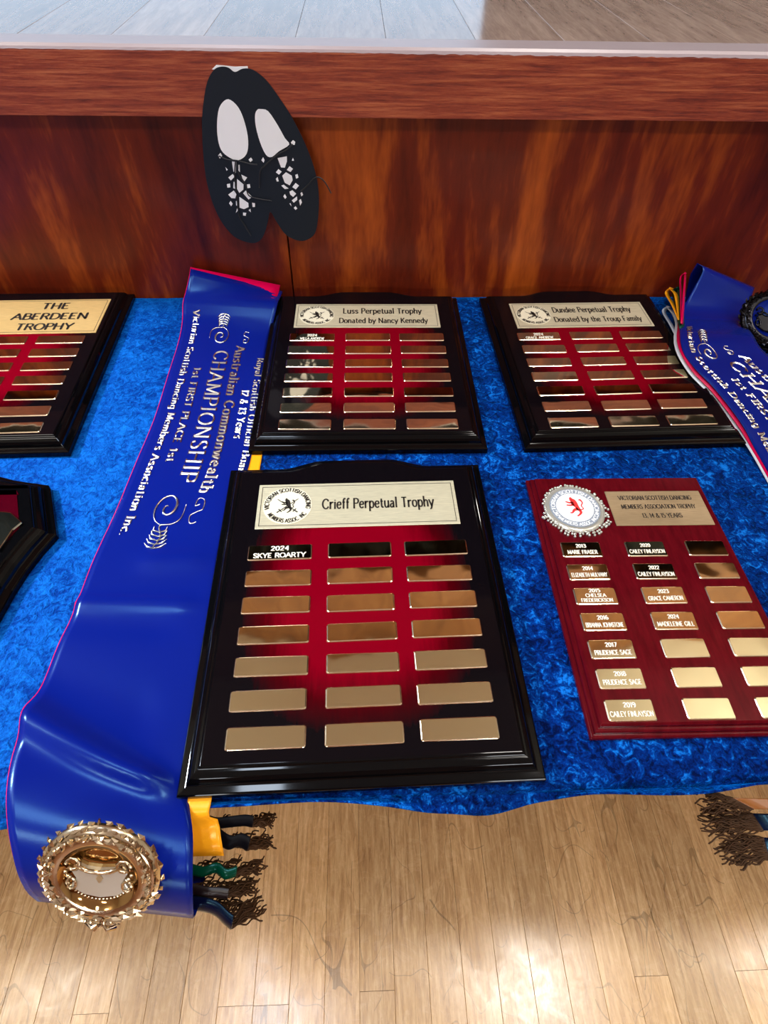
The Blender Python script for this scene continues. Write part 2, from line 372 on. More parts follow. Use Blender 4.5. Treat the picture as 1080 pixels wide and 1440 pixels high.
def add_text(mb, st, size, f, thick=0.16, thin=0.07, serif=0.12, sx=1.0, align='c', ridge=0.0, track=10, width=None, slant=0.0, h=0.0002):
    """f(x, y, height) maps flat text coordinates (metres) to the surface"""
    lay, wd = text_layout(st, track)
    if width: sx = width / (wd * size)
    off = {'l': 0, 'c': -wd / 2, 'r': -wd}[align]
    def seg(pts):
        rows = []
        n = len(pts)
        for i, (x, y) in enumerate(pts):
            a = pts[max(i - 1, 0)]; b = pts[min(i + 1, n - 1)]
            dx, dy = b[0] - a[0], b[1] - a[1]; L = math.hypot(dx, dy) or 1e-6
            dx /= L; dy /= L
            wv = (thin + (thick - thin) * abs(dy) ** 1.5) / 2
            nx, ny = -dy * wv, dx * wv
            row = []
            for s_, hh in ((1, 0), (0, 1), (-1, 0)):
                X = x + nx * s_ + off; Y = y + ny * s_
                X += slant * Y
                row.append(tuple(f(X * size * sx, Y * size, h + ridge * hh)))
            rows.append(row)
        mb.grid(rows)
    for pts, sm, ends in lay:
        seg(pts)
        if serif:
            for (x, y, vert) in ends:
                if vert and (y < 0.03 or abs(y - 1) < .03 or abs(y - .66) < .02 or y < -.3 or y > 1.03):
                    seg([(x - serif, y), (x + serif, y)])
def text_obj(lines, name, parent, m, base=(0, 0, 0), rotz=0):
    mb = MB()
    for (st, size, cx, cy, z, kw) in lines:
        add_text(mb, st, size, lambda x, y, h, cx=cx, cy=cy, z=z: (cx + x, cy + y, z + h), **kw)
    return build(mb, name, m, parent)

# ================================================================== SETTING
TT = 0.743                       # top of the cloth
YB = 0.898                       # stage front panel
ST = 1.075                       # stage floor
def struct(name, a, b, m):
    mb = MB(); mb.box(a, b); return build(mb, name, m, kind='structure')
X0, X1, Y0, Y1 = -6.0, 6.0, -7.0, 5.2
fl = struct('floor', (X0, Y0, -0.1), (X1, YB + 0.02, -0.012), M['timber'])
struct('ceiling', (X0, Y0, CEIL), (X1, Y1, CEIL + 0.1), M['ceiling'])
struct('wall_left', (X0 - 0.1, Y0, 0), (X0, Y1, CEIL), M['plaster'])
struct('wall_right', (X1, Y0, 0), (X1 + 0.1, Y1, CEIL), M['plaster'])
struct('wall_front', (X0, Y1, 0), (X1, Y1 + 0.1, CEIL), M['curtain2'])
struct('wall_back', (X0, Y0 - 0.1, 0), (X1, Y0, CEIL), M['timber'])
for i, cx in enumerate((-1.9, 2.0)):
    mb = MB(); mb.box((cx - 0.42, Y0, 1.6), (cx + 0.42, Y0 + 0.05, 2.6), 0)
    o = build(mb, 'window_%d' % (i + 1), M['plaster'], kind='structure')
    for a in (-0.38, 0.02):
        for b in (1.65, 2.12):
            mp = MB(); mp.box((cx + a, Y0 + 0.05, b), (cx + a + 0.36, Y0 + 0.06, b + 0.43)); build(mp, 'pane', M['daylight'], o)
# proscenium: timber wall over the stage opening
struct('trim_2', (X0, 2.3, 3.95), (X1, 2.4, CEIL), M['timber'])
# hall floor strips (57.5 mm) as far as the photo shows them
BW = 0.0575; XS = -0.0172
shared = {}
def board_mesh(wd, L, th, m, key):
    kk = (round(L, 3), key)
    if kk not in shared:
        mb = MB(); g = 0.0002; c = 0.0004
        # chamfered top edges
        prof = [(-wd / 2 + g, -th), (-wd / 2 + g, -c), (-wd / 2 + g + c, 0), (wd / 2 - g - c, 0), (wd / 2 - g, -c), (wd / 2 - g, -th)]
        mb.grid([[(x, y, z) for x, z in prof] for y in (0.0003, L - 0.0003)])
        n = len(prof); mb.f += [tuple(range(n)), tuple(reversed(range(n, 2 * n)))]; mb.mi += [0, 0]
        shared[kk] = mb.mesh('board', m)
    return shared[kk]
joints = {}
for (px, py) in [(545, 1393), (905, 1373), (1045, 1365), (395, 1413), (150, 1425), (330, 1415)]:
    p = P(px, py, 0); joints[math.floor((p.x - XS) / BW)] = p.y
for i in range(-22, 24):
    x = XS + (i + 0.5) * BW
    ys = [-1.3]
    rj = random.Random(i * 13 + 5)
    cuts = []
    if i in joints: cuts.append(joints[i])
    else: cuts.append(rj.choice((-0.5, 0.62, -0.3, 0.7, -0.8)) + rj.uniform(-.08, .08))
    ys += sorted(cuts) + [YB - 0.01]
    for a, b in zip(ys, ys[1:]):
        link('floorboard', board_mesh(BW, b - a, 0.012, M['hall_board'], 'h'), fl, (x, a, 0))
mb = MB(); mb.box((XS - 0.0009, -1.3, -0.004), (XS - 0.0001, YB - 0.01, -0.0008))
build(mb, 'seam_strip', M['seam_white'], fl)
# stage
st = struct('floor_stage', (X0, YB - 0.005, ST - 0.06), (X1, Y1, ST - 0.02), M['gap'])
SW = 0.1128
for i in range(-14, 20):
    x = 0.0374 + (i + 0.5) * SW
    o = link('floorboard', board_mesh(SW, Y1 - 0.93 - 0.02, 0.02, M['stage_board'], 's'), st, (x, 0.925, ST))
mb = MB()
prof = [(0.878, ST - 0.072), (0.8775, ST - 0.006), (0.879, ST - 0.002), (0.882, ST + 0.0005), (0.924, ST + 0.0005), (0.924, ST - 0.072)]
mb.grid([[(x, y, z) for y, z in prof] for x in [X0 + 0.25 * q for q in range(49)]])
o = build(mb, 'trim_1', [M['fascia']], kind='structure')
# worn arris of the edging, its pale reflection painted into the colour
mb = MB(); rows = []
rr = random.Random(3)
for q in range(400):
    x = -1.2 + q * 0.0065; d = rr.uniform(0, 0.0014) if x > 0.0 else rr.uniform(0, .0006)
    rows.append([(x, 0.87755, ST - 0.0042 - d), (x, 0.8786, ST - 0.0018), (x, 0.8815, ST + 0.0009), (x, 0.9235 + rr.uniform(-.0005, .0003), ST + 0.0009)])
mb.grid(rows); build(mb, 'worn_sheen_edge', mat('worn_sheen_timber', (0.40, 0.33, 0.36), 0.3), o)
# stage front: two veneered panels with a seam
w0 = struct('wall_stage', (X0, YB + 0.012, 0), (X1, YB + 0.03, ST - 0.06), M['gap'])
for a, b in ((-2.51, -0.1085), (-0.1065, 2.3), (2.302, 4.7), (-4.9, -2.512)):
    mb = MB(); mb.box((a, YB, 0.02), (b, YB + 0.012, ST - 0.061)); o = build(mb, 'panel', M['panel'], w0); bevel(o, 0.0008, 1)

# stage dressing seen in the polished stage boards and the mirror plates
t = thing('projection_screen', 'pale lit projection screen at the rear left of the stage', 'screen', (-1.65, 4.0, ST))
mb = MB(); mb.box((-2.3, 0, 0.02), (2.32, 0.02, 1.25)); build(mb, 'screen_sheet', M['screen'], t)
mb = MB(); mb.box((-2.34, -0.02, 1.25), (2.36, 0.05, 1.33)); mb.box((-2.34, -0.02, 0), (2.36, 0.05, 0.02)); build(mb, 'screen_frame', M['black'], t)
def curtain(label, x0, x1, y, z0, z1, m):
    mb = MB(); n = int((x1 - x0) / 0.04)
    mb.grid([[(x0 + q * 0.04, y + 0.035 * math.sin(q * 1.25), z) for q in range(n + 1)] for z in (z0, z1)])
    o = build(mb, 'stage_curtain', m, smooth=True); o['label'] = label; o['category'] = 'curtain'
    sd = o.modifiers.new('solid', 'SOLIDIFY'); sd.thickness = 0.004
curtain('black pleated border curtain hanging across the top of the stage opening', -5.9, 5.9, 2.55, 2.35, CEIL - 0.05, M['curtain'])
curtain('black pleated backdrop curtain hanging behind the lit screen', -5.9, 5.9, 4.6, ST + 0.01, CEIL - 0.1, M['curtain'])

# ================================================================== TABLE AND CLOTH
t = thing('trestle_table', 'long trestle table hidden under a blue crushed velvet cloth', 'table', (0.1, 0.515, 0))
mb = MB(); mb.box((-1.3, -0.37, 0.712), (1.3, 0.37, 0.738)); o = build(mb, 'tabletop', M['timber'], t); bevel(o, 0.004)
for sx in (-1.1, 1.1):
    for sy in (-0.28, 0.28):
        mb = MB(); mb.tube([(sx, sy, 0.0), (sx, sy, 0.712)], 0.014, 8); build(mb, 'leg', M['metal_leg'], t, True)
YF = 0.137
hem_px = [(-400, 1185), (0, 1167), (120, 1158), (300, 1143), (420, 1141), (540, 1138), (620, 1140), (690, 1144), (760, 1136), (850, 1128), (1000, 1123), (1080, 1116), (1500, 1100)]
hem = []
for px, py in hem_px:
    q = Q(px, py, YF - 0.012); hem.append((q.x, q.z))
def hemz(x):
    for (a, za), (b, zb) in zip(hem, hem[1:]):
        if x <= b or (b, zb) == hem[-1]:
            u = min(max((x - a) / (b - a), 0), 1); u = u * u * (3 - 2 * u); return za + (zb - za) * u
def cloth_h(x, y):
    return 0.0006 * math.sin(x * 41 + y * 17) * math.sin(y * 37 - x * 11)
mb = MB(); rows = []
nx = 260
for j in range(0, 61):
    y = YB - 0.003 - (YB - 0.003 - (YF + 0.012)) * j / 60
    rows.append([(-1.25 + 2.7 * i / nx, y, TT + cloth_h(-1.25 + 2.7 * i / nx, y)) for i in range(nx + 1)])
for q in range(1, 7):
    a = q / 6 * math.pi / 2
    rows.append([(-1.25 + 2.7 * i / nx, YF + 0.012 - 0.012 * math.sin(a) - 0.0, TT - 0.012 * (1 - math.cos(a))) for i in range(nx + 1)])
for q in range(1, 9):
    row = []
    for i in range(nx + 1):
        x = -1.25 + 2.7 * i / nx; zb = hemz(x); u = q / 8
        z = (TT - 0.012) + (zb - TT + 0.012) * u
        row.append((x, YF - 0.012 * u * (0.7 + 0.5 * math.sin(x * 23) * math.sin(x * 9 + 1)), z))
    rows.append(row)
mb.grid(rows)
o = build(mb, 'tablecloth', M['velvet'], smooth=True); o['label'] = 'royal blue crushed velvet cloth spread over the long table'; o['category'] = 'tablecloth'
sd = o.modifiers.new('solid', 'SOLIDIFY'); sd.thickness = 0.0015; sd.offset = -1

# ================================================================== PLAQUES
def arch_outline(W, H, arch, i, n=40):
    pts = [(i, i), (W - i, i), (W - i, H - i)]
    for q in range(1, n):
        u = 1 - q / n; x = i + (W - 2 * i) * u
        s = 0.0
        if 0.2 < u < 0.8:
            v = min(1.0, min(u - 0.2, 0.8 - u) / 0.17); s = v * v * (3 - 2 * v)
        pts.append((x, H - i + arch * s))
    pts.append((i, H - i))
    return pts
def profile_body(outline, levels, name, m, parent, mi=None, mats=None):
    mb = MB(); L = [outline(i) for i, z in levels]; n = len(L[0])
    mb.grid([[(x, y, z) for x, y in l] for l, (i, z) in zip(L, levels)], 0, True)
    mb.f.append(tuple((len(levels) - 1) * n + q for q in range(n))); mb.mi.append(1 if mats else 0)
    mb.f.append(tuple(reversed(range(n)))); mb.mi.append(0)
    o = build(mb, name, mats or m, parent); bevel(o, 0.0005, 2, 20); return o
LV = [(0, 0), (0, 0.0065), (0.0012, 0.0078), (0.0065, 0.0088), (0.0075, 0.0095), (0.0085, 0.0125), (0.0105, 0.0155), (0.014, 0.0178), (0.0165, 0.0182), (0.0172, 0.0196), (0.0185, 0.0202)]
TZ = LV[-1][1]
pm_cache = {}
def plate_mesh(w_, h_):
    kk = (round(w_, 4), round(h_, 4))
    if kk in pm_cache: return pm_cache[kk]
    mb = MB(); r = 0.0022
    def rr_(i):
        out = []
        for cx, cy, a0 in ((w_ / 2 - r, h_ / 2 - r, 0), (-w_ / 2 + r, h_ / 2 - r, 90), (-w_ / 2 + r, -h_ / 2 + r, 180), (w_ / 2 - r, -h_ / 2 + r, 270)):
            for q in range(4):
                a = math.radians(a0 + 30 * q); out.append((cx + (r - i) * math.cos(a), cy + (r - i) * math.sin(a)))
        return out
    lv = [(0, 0), (0.0, 0.0003), (0.0005, 0.0008), (0.0011, 0.0012)]
    mb.grid([[(x, y, z) for x, y in rr_(i)] for i, z in lv], 1, True)
    mb.f.append(tuple(3 * 16 + q for q in range(16))); mb.mi.append(0)
    me = mb.mesh('plate', [M['gold'], M['gold_side']]); pm_cache[kk] = me
    return me
def flat_plate(name, parent, x0, y0, x1, y1, z, m, border=True, frame_off=0.0035):
    mb = MB(); mb.box((x0, y0, z), (x1, y1, z + 0.001)); o = build(mb, name, m, parent); bevel(o, 0.0004, 2)
    if border:
        b = MB(); g = frame_off; t_ = 0.0006; zz = z + 0.00105
        for a in ((x0 + g, y0 + g, x1 - g, y0 + g + t_), (x0 + g, y1 - g - t_, x1 - g, y1 - g), (x0 + g, y0 + g, x0 + g + t_, y1 - g), (x1 - g - t_, y0 + g, x1 - g, y1 - g)):
            b.box((a[0], a[1], zz), (a[2], a[3], zz + 0.0001))
        build(b, 'border_line', M['ink'], o)
    return o
def lion(mb, cx, cy, s, z):
    """rampant lion from tapered strokes, facing left, and nothing else"""
    def st(pts, ws):
        p = catmull([(a[0], a[1], w) for a, w in zip(pts, ws)], 4); rows = []
        for i, (x, y, wv) in enumerate(p):
            a = p[max(i - 1, 0)]; b = p[min(i + 1, len(p) - 1)]
            dx, dy = b[0] - a[0], b[1] - a[1]; L = math.hypot(dx, dy) or 1e-6
            rows.append([(cx + s * (x - dy / L * wv), cy + s * (y + dx / L * wv), z), (cx + s * (x + dy / L * wv), cy + s * (y - dx / L * wv), z)])
        mb.grid([[b_, a_] for a_, b_ in rows])
    st([(-.22, .55), (-.05, .5), (.02, .25), (.12, -.02), (.2, -.3)], [.06, .17, .2, .14, .12])      # head, mane, trunk
    st([(-.02, .3), (-.3, .32), (-.5, .42)], [.08, .06, .05])                                       # upper forepaw
    st([(0, .15), (-.25, .1), (-.5, .12)], [.08, .06, .05])                                         # lower forepaw
    st([(.16, -.2), (-.1, -.3), (-.25, -.5), (-.4, -.52)], [.12, .09, .05, .05])                    # hind leg raised
    st([(.2, -.25), (.28, -.5), (.1, -.72), (-.02, -.78)], [.11, .08, .05, .05])                    # hind leg standing
    st([(.25, -.3), (.5, -.2), (.42, .05), (.55, .3), (.45, .55), (.35, .5)], [.04, .035, .035, .04, .06, .02])  # tail
    st([(-.2, .62), (-.12, .74), (-.05, .62)], [.03, .05, .03])                                     # ear, crest
def ring_text(mb, st, cx, cy, r, a_mid, size, z, inward=False, **kw):
    lay, wd = text_layout(st, kw.get('track', 10))
    def f(x, y, h):
        if not inward: a = a_mid - x / r; rr = r + y
        else: a = a_mid + x / r; rr = r - y
        return (cx + rr * math.cos(a), cy + rr * math.sin(a), z + h)
    add_text(mb, st, size, f, **kw)
def swords(mb, cx, cy, s, z):
    for sg in (-1, 1):
        d = Vector((sg * .72, .62)).normalized(); n = Vector((-d.y, d.x))
        def q(a, b): return (cx + s * (d.x * a + n.x * b), cy + s * (d.y * a + n.y * b), z)
        mb.add([q(-.62, .035), q(-.62, -.035), q(.85, -.03), q(.95, 0), q(.85, .03)], [(0, 1, 2, 3, 4)])
        mb.add([q(-.66, .16), q(-.66, -.16), q(-.58, -.16), q(-.58, .16)], [(0, 1, 2, 3)])
        mb.add([q(-.9, .05), q(-.9, -.05), q(-.66, -.04), q(-.66, .04)], [(0, 1, 2, 3)])
def crest(parent, cx, cy, r, z, small=False):
    mb = MB(); pts = [(cx + r * math.cos(a), cy + r * math.sin(a)) for a in [2 * math.pi * q / 40 for q in range(40)]]
    mb.poly(pts, z, z + 0.0003); o = build(mb, 'crest_disc', M['pale_metal'], parent)
    mb = MB(); zz = z + 0.0005
    lion(mb, cx, cy, r * 0.5, zz); swords(mb, cx, cy - r * .02, r * 0.62, zz - 0.0001)
    ring_text(mb, 'VICTORIAN SCOTTISH DANCING', cx, cy, r * 0.76, math.pi / 2, r * 0.19, zz, width=r * 2.75, thick=.26, thin=.13, serif=0, track=12)
    ring_text(mb, 'MEMBERS ASSOC. INC', cx, cy, r * 0.93, -math.pi / 2, r * 0.19, zz, True, width=r * 1.9, thick=.26, thin=.13, serif=0, track=12)
    build(mb, 'crest_emblem', M['ink'], o)
def black_plaque(name, label, loc, rotz, W, lines, plates=None, np_v=(0.2555, 0.3185), np_u=(0.0397, 0.2593), metal='champagne', row0=0.2247, dv=0.03103, has_crest=True, H=0.357, arch=0.0125, tz=0):
    t = thing(name, label, 'plaque', loc, rotz)
    if tz: t.rotation_euler = (tz, 0, rotz)
    k = W / 0.2965
    lac = m_lacquer('sunburst_lacquer', W, H, (0.155, 0.0, 0.006), (0.003, 0.002, 0.003), 0.50, 0.40, 0.42)
    profile_body(lambda i: arch_outline(W, H, arch, i), LV, 'board', None, t, mats=[M['black'], lac])
    npl = flat_plate('nameplate', t, np_u[0] * k, np_v[0], np_u[1] * k, np_v[1], TZ, M[metal])
    if has_crest: crest(npl, 0.0727 * k, (np_v[0] + np_v[1]) / 2, 0.0262, TZ + 0.0011)
    text_obj([(s_, sz, cx * k, cy, TZ + 0.0011, kw) for s_, sz, cx, cy, kw in lines], 'engraving', npl, M['ink'])
    me = plate_mesh(0.0655 * k, 0.0188)
    for r_ in range(7):
        for c_, u in enumerate((0.0685, 0.1498, 0.229)):
            rp = random.Random(r_ * 5 + c_ * 31 + len(label))
            p = link('plate', me, t, (u * k + rp.uniform(-.0004, .0004), row0 - dv * r_ + rp.uniform(-.0004, .0004), TZ), rot=(0.024 + rp.uniform(-.009, .009), rp.uniform(-.009, .009), rp.uniform(-.008, .008)))
            if plates and (r_, c_) in plates:
                text_obj([(s_, sz, 0, dy, 0.0013, dict(thick=.2, thin=.13, serif=.1, width=wd)) for s_, sz, dy, wd in plates[(r_, c_)]], 'engraving', p, M['engraved'])
    return t
TXT = dict(thick=.2, thin=.12, serif=.1)
ZB = TT + 0.0022
a = P(247, 1125, .7475); a.x = P(247, 1125, .754).x
black_plaque('award_plaque', 'large black and red arched plaque engraved Crieff, nearest the front edge', (a.x, a.y, TT + .0042), math.radians(0.87), 0.2925,
    [('Crieff Perpetual Trophy', 0.0135, 0.172, 0.281, dict(TXT, width=0.121))],
    {(0, 0): [('2024', 0.0050, 0.0020, 0.018), ('SKYE ROARTY', 0.0052, -0.0066, 0.052)]})
a = P(350, 640, .745)
black_plaque('award_plaque', 'black and red arched plaque engraved Luss, beside the sash at the back edge', (a.x, a.y, ZB), math.radians(-0.3), 0.2926,
    [('Luss Perpetual Trophy', 0.0135, 0.173, 0.284, dict(TXT, width=0.119)), ('Donated by Nancy Kennedy', 0.0125, 0.174, 0.258, dict(TXT, width=0.132))],
    {(0, 0): [('2024', 0.0052, 0.0012, 0.014), ('WILLA ANDREW', 0.0052, -0.0068, 0.034)]}, np_v=(0.2465, 0.3105), row0=0.2215, dv=0.0316, H=0.354)
a = P(737, 637, .745)
black_plaque('award_plaque', 'black and red arched plaque engraved Dundee, partly under the right sash', (a.x, a.y, ZB), math.radians(1.2), 0.2815,
    [('Dundee Perpetual Trophy', 0.0135, 0.171, 0.284, dict(TXT, width=0.122)), ('Donated by the Troup Family', 0.0125, 0.174, 0.258, dict(TXT, width=0.134))],
    {(0, 0): [('2024', 0.0052, 0.0012, 0.014), ('GRACE ANDREW', 0.0052, -0.0068, 0.04)]}, np_v=(0.2435, 0.3115), row0=0.2215, dv=0.0318, H=0.354)
br = P(99.5, 642, .745); rz = math.radians(1.3); Wd = 0.2965
ab = Vector((br.x - Wd * math.cos(rz), br.y - Wd * math.sin(rz), ZB))
black_plaque('award_plaque', 'black and red plaque engraved The Aberdeen Trophy, cut by the left frame edge', ab, rz, Wd,
    [('THE', 0.0155, 0.197, 0.300, dict(thick=.2, thin=.13, serif=.06, width=0.040)), ('ABERDEEN', 0.0155, 0.197, 0.2715, dict(thick=.2, thin=.13, serif=.06, width=0.108)), ('TROPHY', 0.0155, 0.197, 0.244, dict(thick=.2, thin=.13, serif=.06, width=0.08))],
    None, np_v=(0.2345, 0.3265), np_u=(0.0227, 0.2738), metal='brass', row0=0.2185, dv=0.0313, has_crest=False, H=0.366, arch=0.0)

# ---- cherry red plaque
a = P(828.8, 1041.7, .745)
t = thing('award_plaque', 'plain cherry red plaque with silver crest medallion and named plates, at right', 'plaque', (a.x, a.y, ZB), math.radians(-0.47))
RW, RH = 0.2045, 0.302
LR = [(0, 0), (0, 0.0035), (0.0012, 0.005), (0.0032, 0.0052), (0.0034, 0.0085), (0.0048, 0.0098), (0.0068, 0.01), (0.007, 0.0135), (0.009, 0.0155)]
profile_body(lambda i: [(i, i), (RW - i, i), (RW - i, RH - i), (i, RH - i)], LR, 'board', None, t, mats=[M['red_gloss'], M['red_gloss']])
RZ = 0.0155
npl = flat_plate('nameplate', t, 0.0818, 0.222, 0.190, 0.2718, RZ, M['bronze'], border=False)
kw = dict(thick=.2, thin=.1, serif=.1)
text_obj([('VICTORIAN SCOTTISH DANCING', 0.0058, 0.136, 0.2585, RZ + 0.0011, dict(kw, width=0.083)), ('MEMBERS ASSOCIATION TROPHY', 0.0058, 0.136, 0.2455, RZ + 0.0011, dict(kw, width=0.083)), ('13, 14 & 15 YEARS', 0.0058, 0.136, 0.2325, RZ + 0.0011, dict(kw, width=0.044))], 'engraving', npl, M['ink'])
names = [[('2013', 'MARIE FRASER'), ('2014', 'ELIZABETH MULVANY'), ('2015', 'CHELSEA', 'FREDERICKSON'), ('2016', 'BRIANNA JOHNSTONE'), ('2017', 'PRUDENCE SAGE'), ('2018', 'PRUDENCE SAGE'), ('2019', 'CAILEY FINLAYSON')],
         [('2020', 'CAILEY FINLAYSON'), ('2022', 'CAILEY FINLAYSON'), ('2023', 'GRACE CAMERON'), ('2024', 'MADELEINE GILL')], []]
me = plate_mesh(0.0418, 0.0195)
for c_, u in enumerate((0.0357, 0.1038, 0.168)):
    for r_ in range(7):
        rp = random.Random(r_ * 7 + c_)
        p = link('plate', me, t, (u, 0.1905 - 0.0285 * r_, RZ), rot=(0.024 + rp.uniform(-.009, .009), rp.uniform(-.009, .009), rp.uniform(-.008, .008)))
        if r_ < len(names[c_]):
            nm = names[c_][r_]; L = []
            wmap = {12: 0.031, 17: 0.036, 13: 0.034, 16: 0.037, 14: 0.035}
            if len(nm) == 3: L = [(nm[0], 0.0036, 0.0042, 0.011), (nm[1], 0.0036, -0.0012, 0.020), (nm[2], 0.0036, -0.0066, 0.031)]
            else: L = [(nm[0], 0.0040, 0.0022, 0.0105), (nm[1], 0.0044, -0.0058, wmap.get(len(nm[1]), 0.034))]
            text_obj([(s_, sz, 0, dy, 0.0013, dict(thick=.22, thin=.13, serif=.1, width=wd)) for s_, sz, dy, wd in L], 'engraving', p, M['engraved'])
# medallion: silver scrolled rim, white disc, red lion
mc = (0.0415, 0.2465)
mb = MB()
for rr_, hh in ((0.0335, 0.0028),):
    rows = []
    for q in range(73):
        a_ = 2 * math.pi * q / 72
        rows.append([(mc[0] + (rr_ + dr) * math.cos(a_), mc[1] + (rr_ + dr) * math.sin(a_), RZ + dz) for dr, dz in ((0, 0), (-0.001, hh * .7), (-0.004, hh), (-0.006, hh * .8), (-0.0335, hh * .8))])
    mb.grid(rows)
med = build(mb, 'medallion', M['badge_silver'], t, True)
mb = MB(); rl = random.Random(11)
for q in range(64):
    a_ = 2 * math.pi * q / 64 + rl.uniform(-.04, .04); rad_ = 0.0335 + (0.003 if 180 < math.degrees(a_) % 360 < 360 and rl.random() < .5 else 0) + rl.uniform(-.001, .001)
    c_ = (mc[0] + rad_ * math.cos(a_), mc[1] + rad_ * math.sin(a_), RZ + 0.0018)
    mb.ball(c_, 0.0017, 6, 0, (1, 1, 0.9))
    if math.sin(a_) < -0.3: mb.ball((c_[0] * 1.0 + 0.0028 * math.cos(a_), c_[1] + 0.0028 * math.sin(a_), RZ + 0.0012), 0.0016, 6)
build(mb, 'scrolled_rim', M['badge_silver'], med, True)
mb = MB(); mb.poly([(mc[0] + 0.0275 * math.cos(q), mc[1] + 0.0275 * math.sin(q)) for q in [2 * math.pi * j / 48 for j in range(48)]], RZ + 0.0024, RZ + 0.003)
build(mb, 'enamel_ring', M['grey_enamel'], med)
mb = MB(); mb.poly([(mc[0] + 0.0205 * math.cos(q), mc[1] + 0.0205 * math.sin(q)) for q in [2 * math.pi * j / 48 for j in range(48)]], RZ + 0.003, RZ + 0.0034)
build(mb, 'enamel_disc', M['white_enamel'], med)
mb = MB(); lion(mb, mc[0], mc[1] + .001, 0.0175, RZ + 0.0036); build(mb, 'lion_emblem', M['red_enamel'], med)
mb = MB()
ring_text(mb, 'VICTORIAN SCOTTISH DANCING', mc[0], mc[1], 0.0217, math.pi / 2, 0.0042, RZ + 0.003, width=0.095, thick=.24, thin=.14, serif=0)
ring_text(mb, 'MEMBERS ASSOC INC', mc[0], mc[1], 0.0262, -math.pi / 2, 0.0042, RZ + 0.003, True, width=0.05, thick=.24, thin=.14, serif=0)
build(mb, 'ring_lettering', M['white_enamel'], med)

# ---- shield plaque at the left frame edge
so = [(-0.4163, 0.4883), (-0.400, 0.4828), (-0.3837, 0.4791), (-0.370, 0.4765), (-0.358, 0.474), (-0.3542, 0.4688), (-0.340, 0.435), (-0.326, 0.4017), (-0.3345, 0.379), (-0.341, 0.356), (-0.3455, 0.331), (-0.3480, 0.3065)]
cx_ = -0.4560; tail = [(-0.352, 0.270), (-0.362, 0.235), (-0.380, 0.205), (-0.405, 0.183), (-0.432, 0.169)]
right = so + tail
left = [(2 * cx_ - x, y) for x, y in reversed(right)]
full = right + [(cx_, 0.163)] + left + [(cx_, 0.499)]
sc_ = (cx_, 0.36)
full = list(reversed(full))
t = thing('shield_plaque', 'black shield plaque with dark red centre, cut by the left frame edge', 'plaque', (cx_, 0.36, ZB))
def shield_o(i):
    out = []; n = len(full)
    for q in range(n):
        a_, b_, c_ = Vector(full[q - 1]), Vector(full[q]), Vector(full[(q + 1) % n])
        e1 = (b_ - a_).normalized(); e2 = (c_ - b_).normalized(); n_ = Vector((-e1.y - e2.y, e1.x + e2.x))
        n_.normalize(); kf = min(1.6, 1 / max(0.5, n_.dot(Vector((-e1.y, e1.x)))))
        p_ = b_ + n_ * i * kf; out.append((p_.x - cx_, p_.y - 0.36))
    return out
# counter-clockwise check
def area2(p): return sum(p[i - 1][0] * p[i][1] - p[i][0] * p[i - 1][1] for i in range(len(p)))
if area2(full) < 0: full.reverse()
profile_body(shield_o, LV, 'board', None, t, mats=[M['black'], M['black']])
mb = MB(); o_ = shield_o(0.030); mb.poly(o_, TZ + 0.0001, TZ + 0.0006); build(mb, 'red_field', mat('dark_red_lacquer', (0.045, 0.0, 0.004), 0.08), t)
mb = MB()
sh = [(0.060, 0.052), (0.070, 0.062), (0.083, 0.060), (0.100, 0.046), (0.094, 0.036), (0.092, 0.022), (0.090, 0.010), (0.082, 0.003), (0.070, -0.03), (0.04, -0.05), (0, -0.06)]
sh = [(x, y) for x, y in sh] + [(-x, y) for x, y in reversed(sh[:-1])]; 
if area2(sh) < 0: sh.reverse()
mb.poly(sh, TZ + 0.0006, TZ + 0.003); o = build(mb, 'crest_mount', m_mirror('silver_mirror', (0.6, 0.68, 0.66), 0.08, 0.6), t); bevel(o, 0.0012, 2)

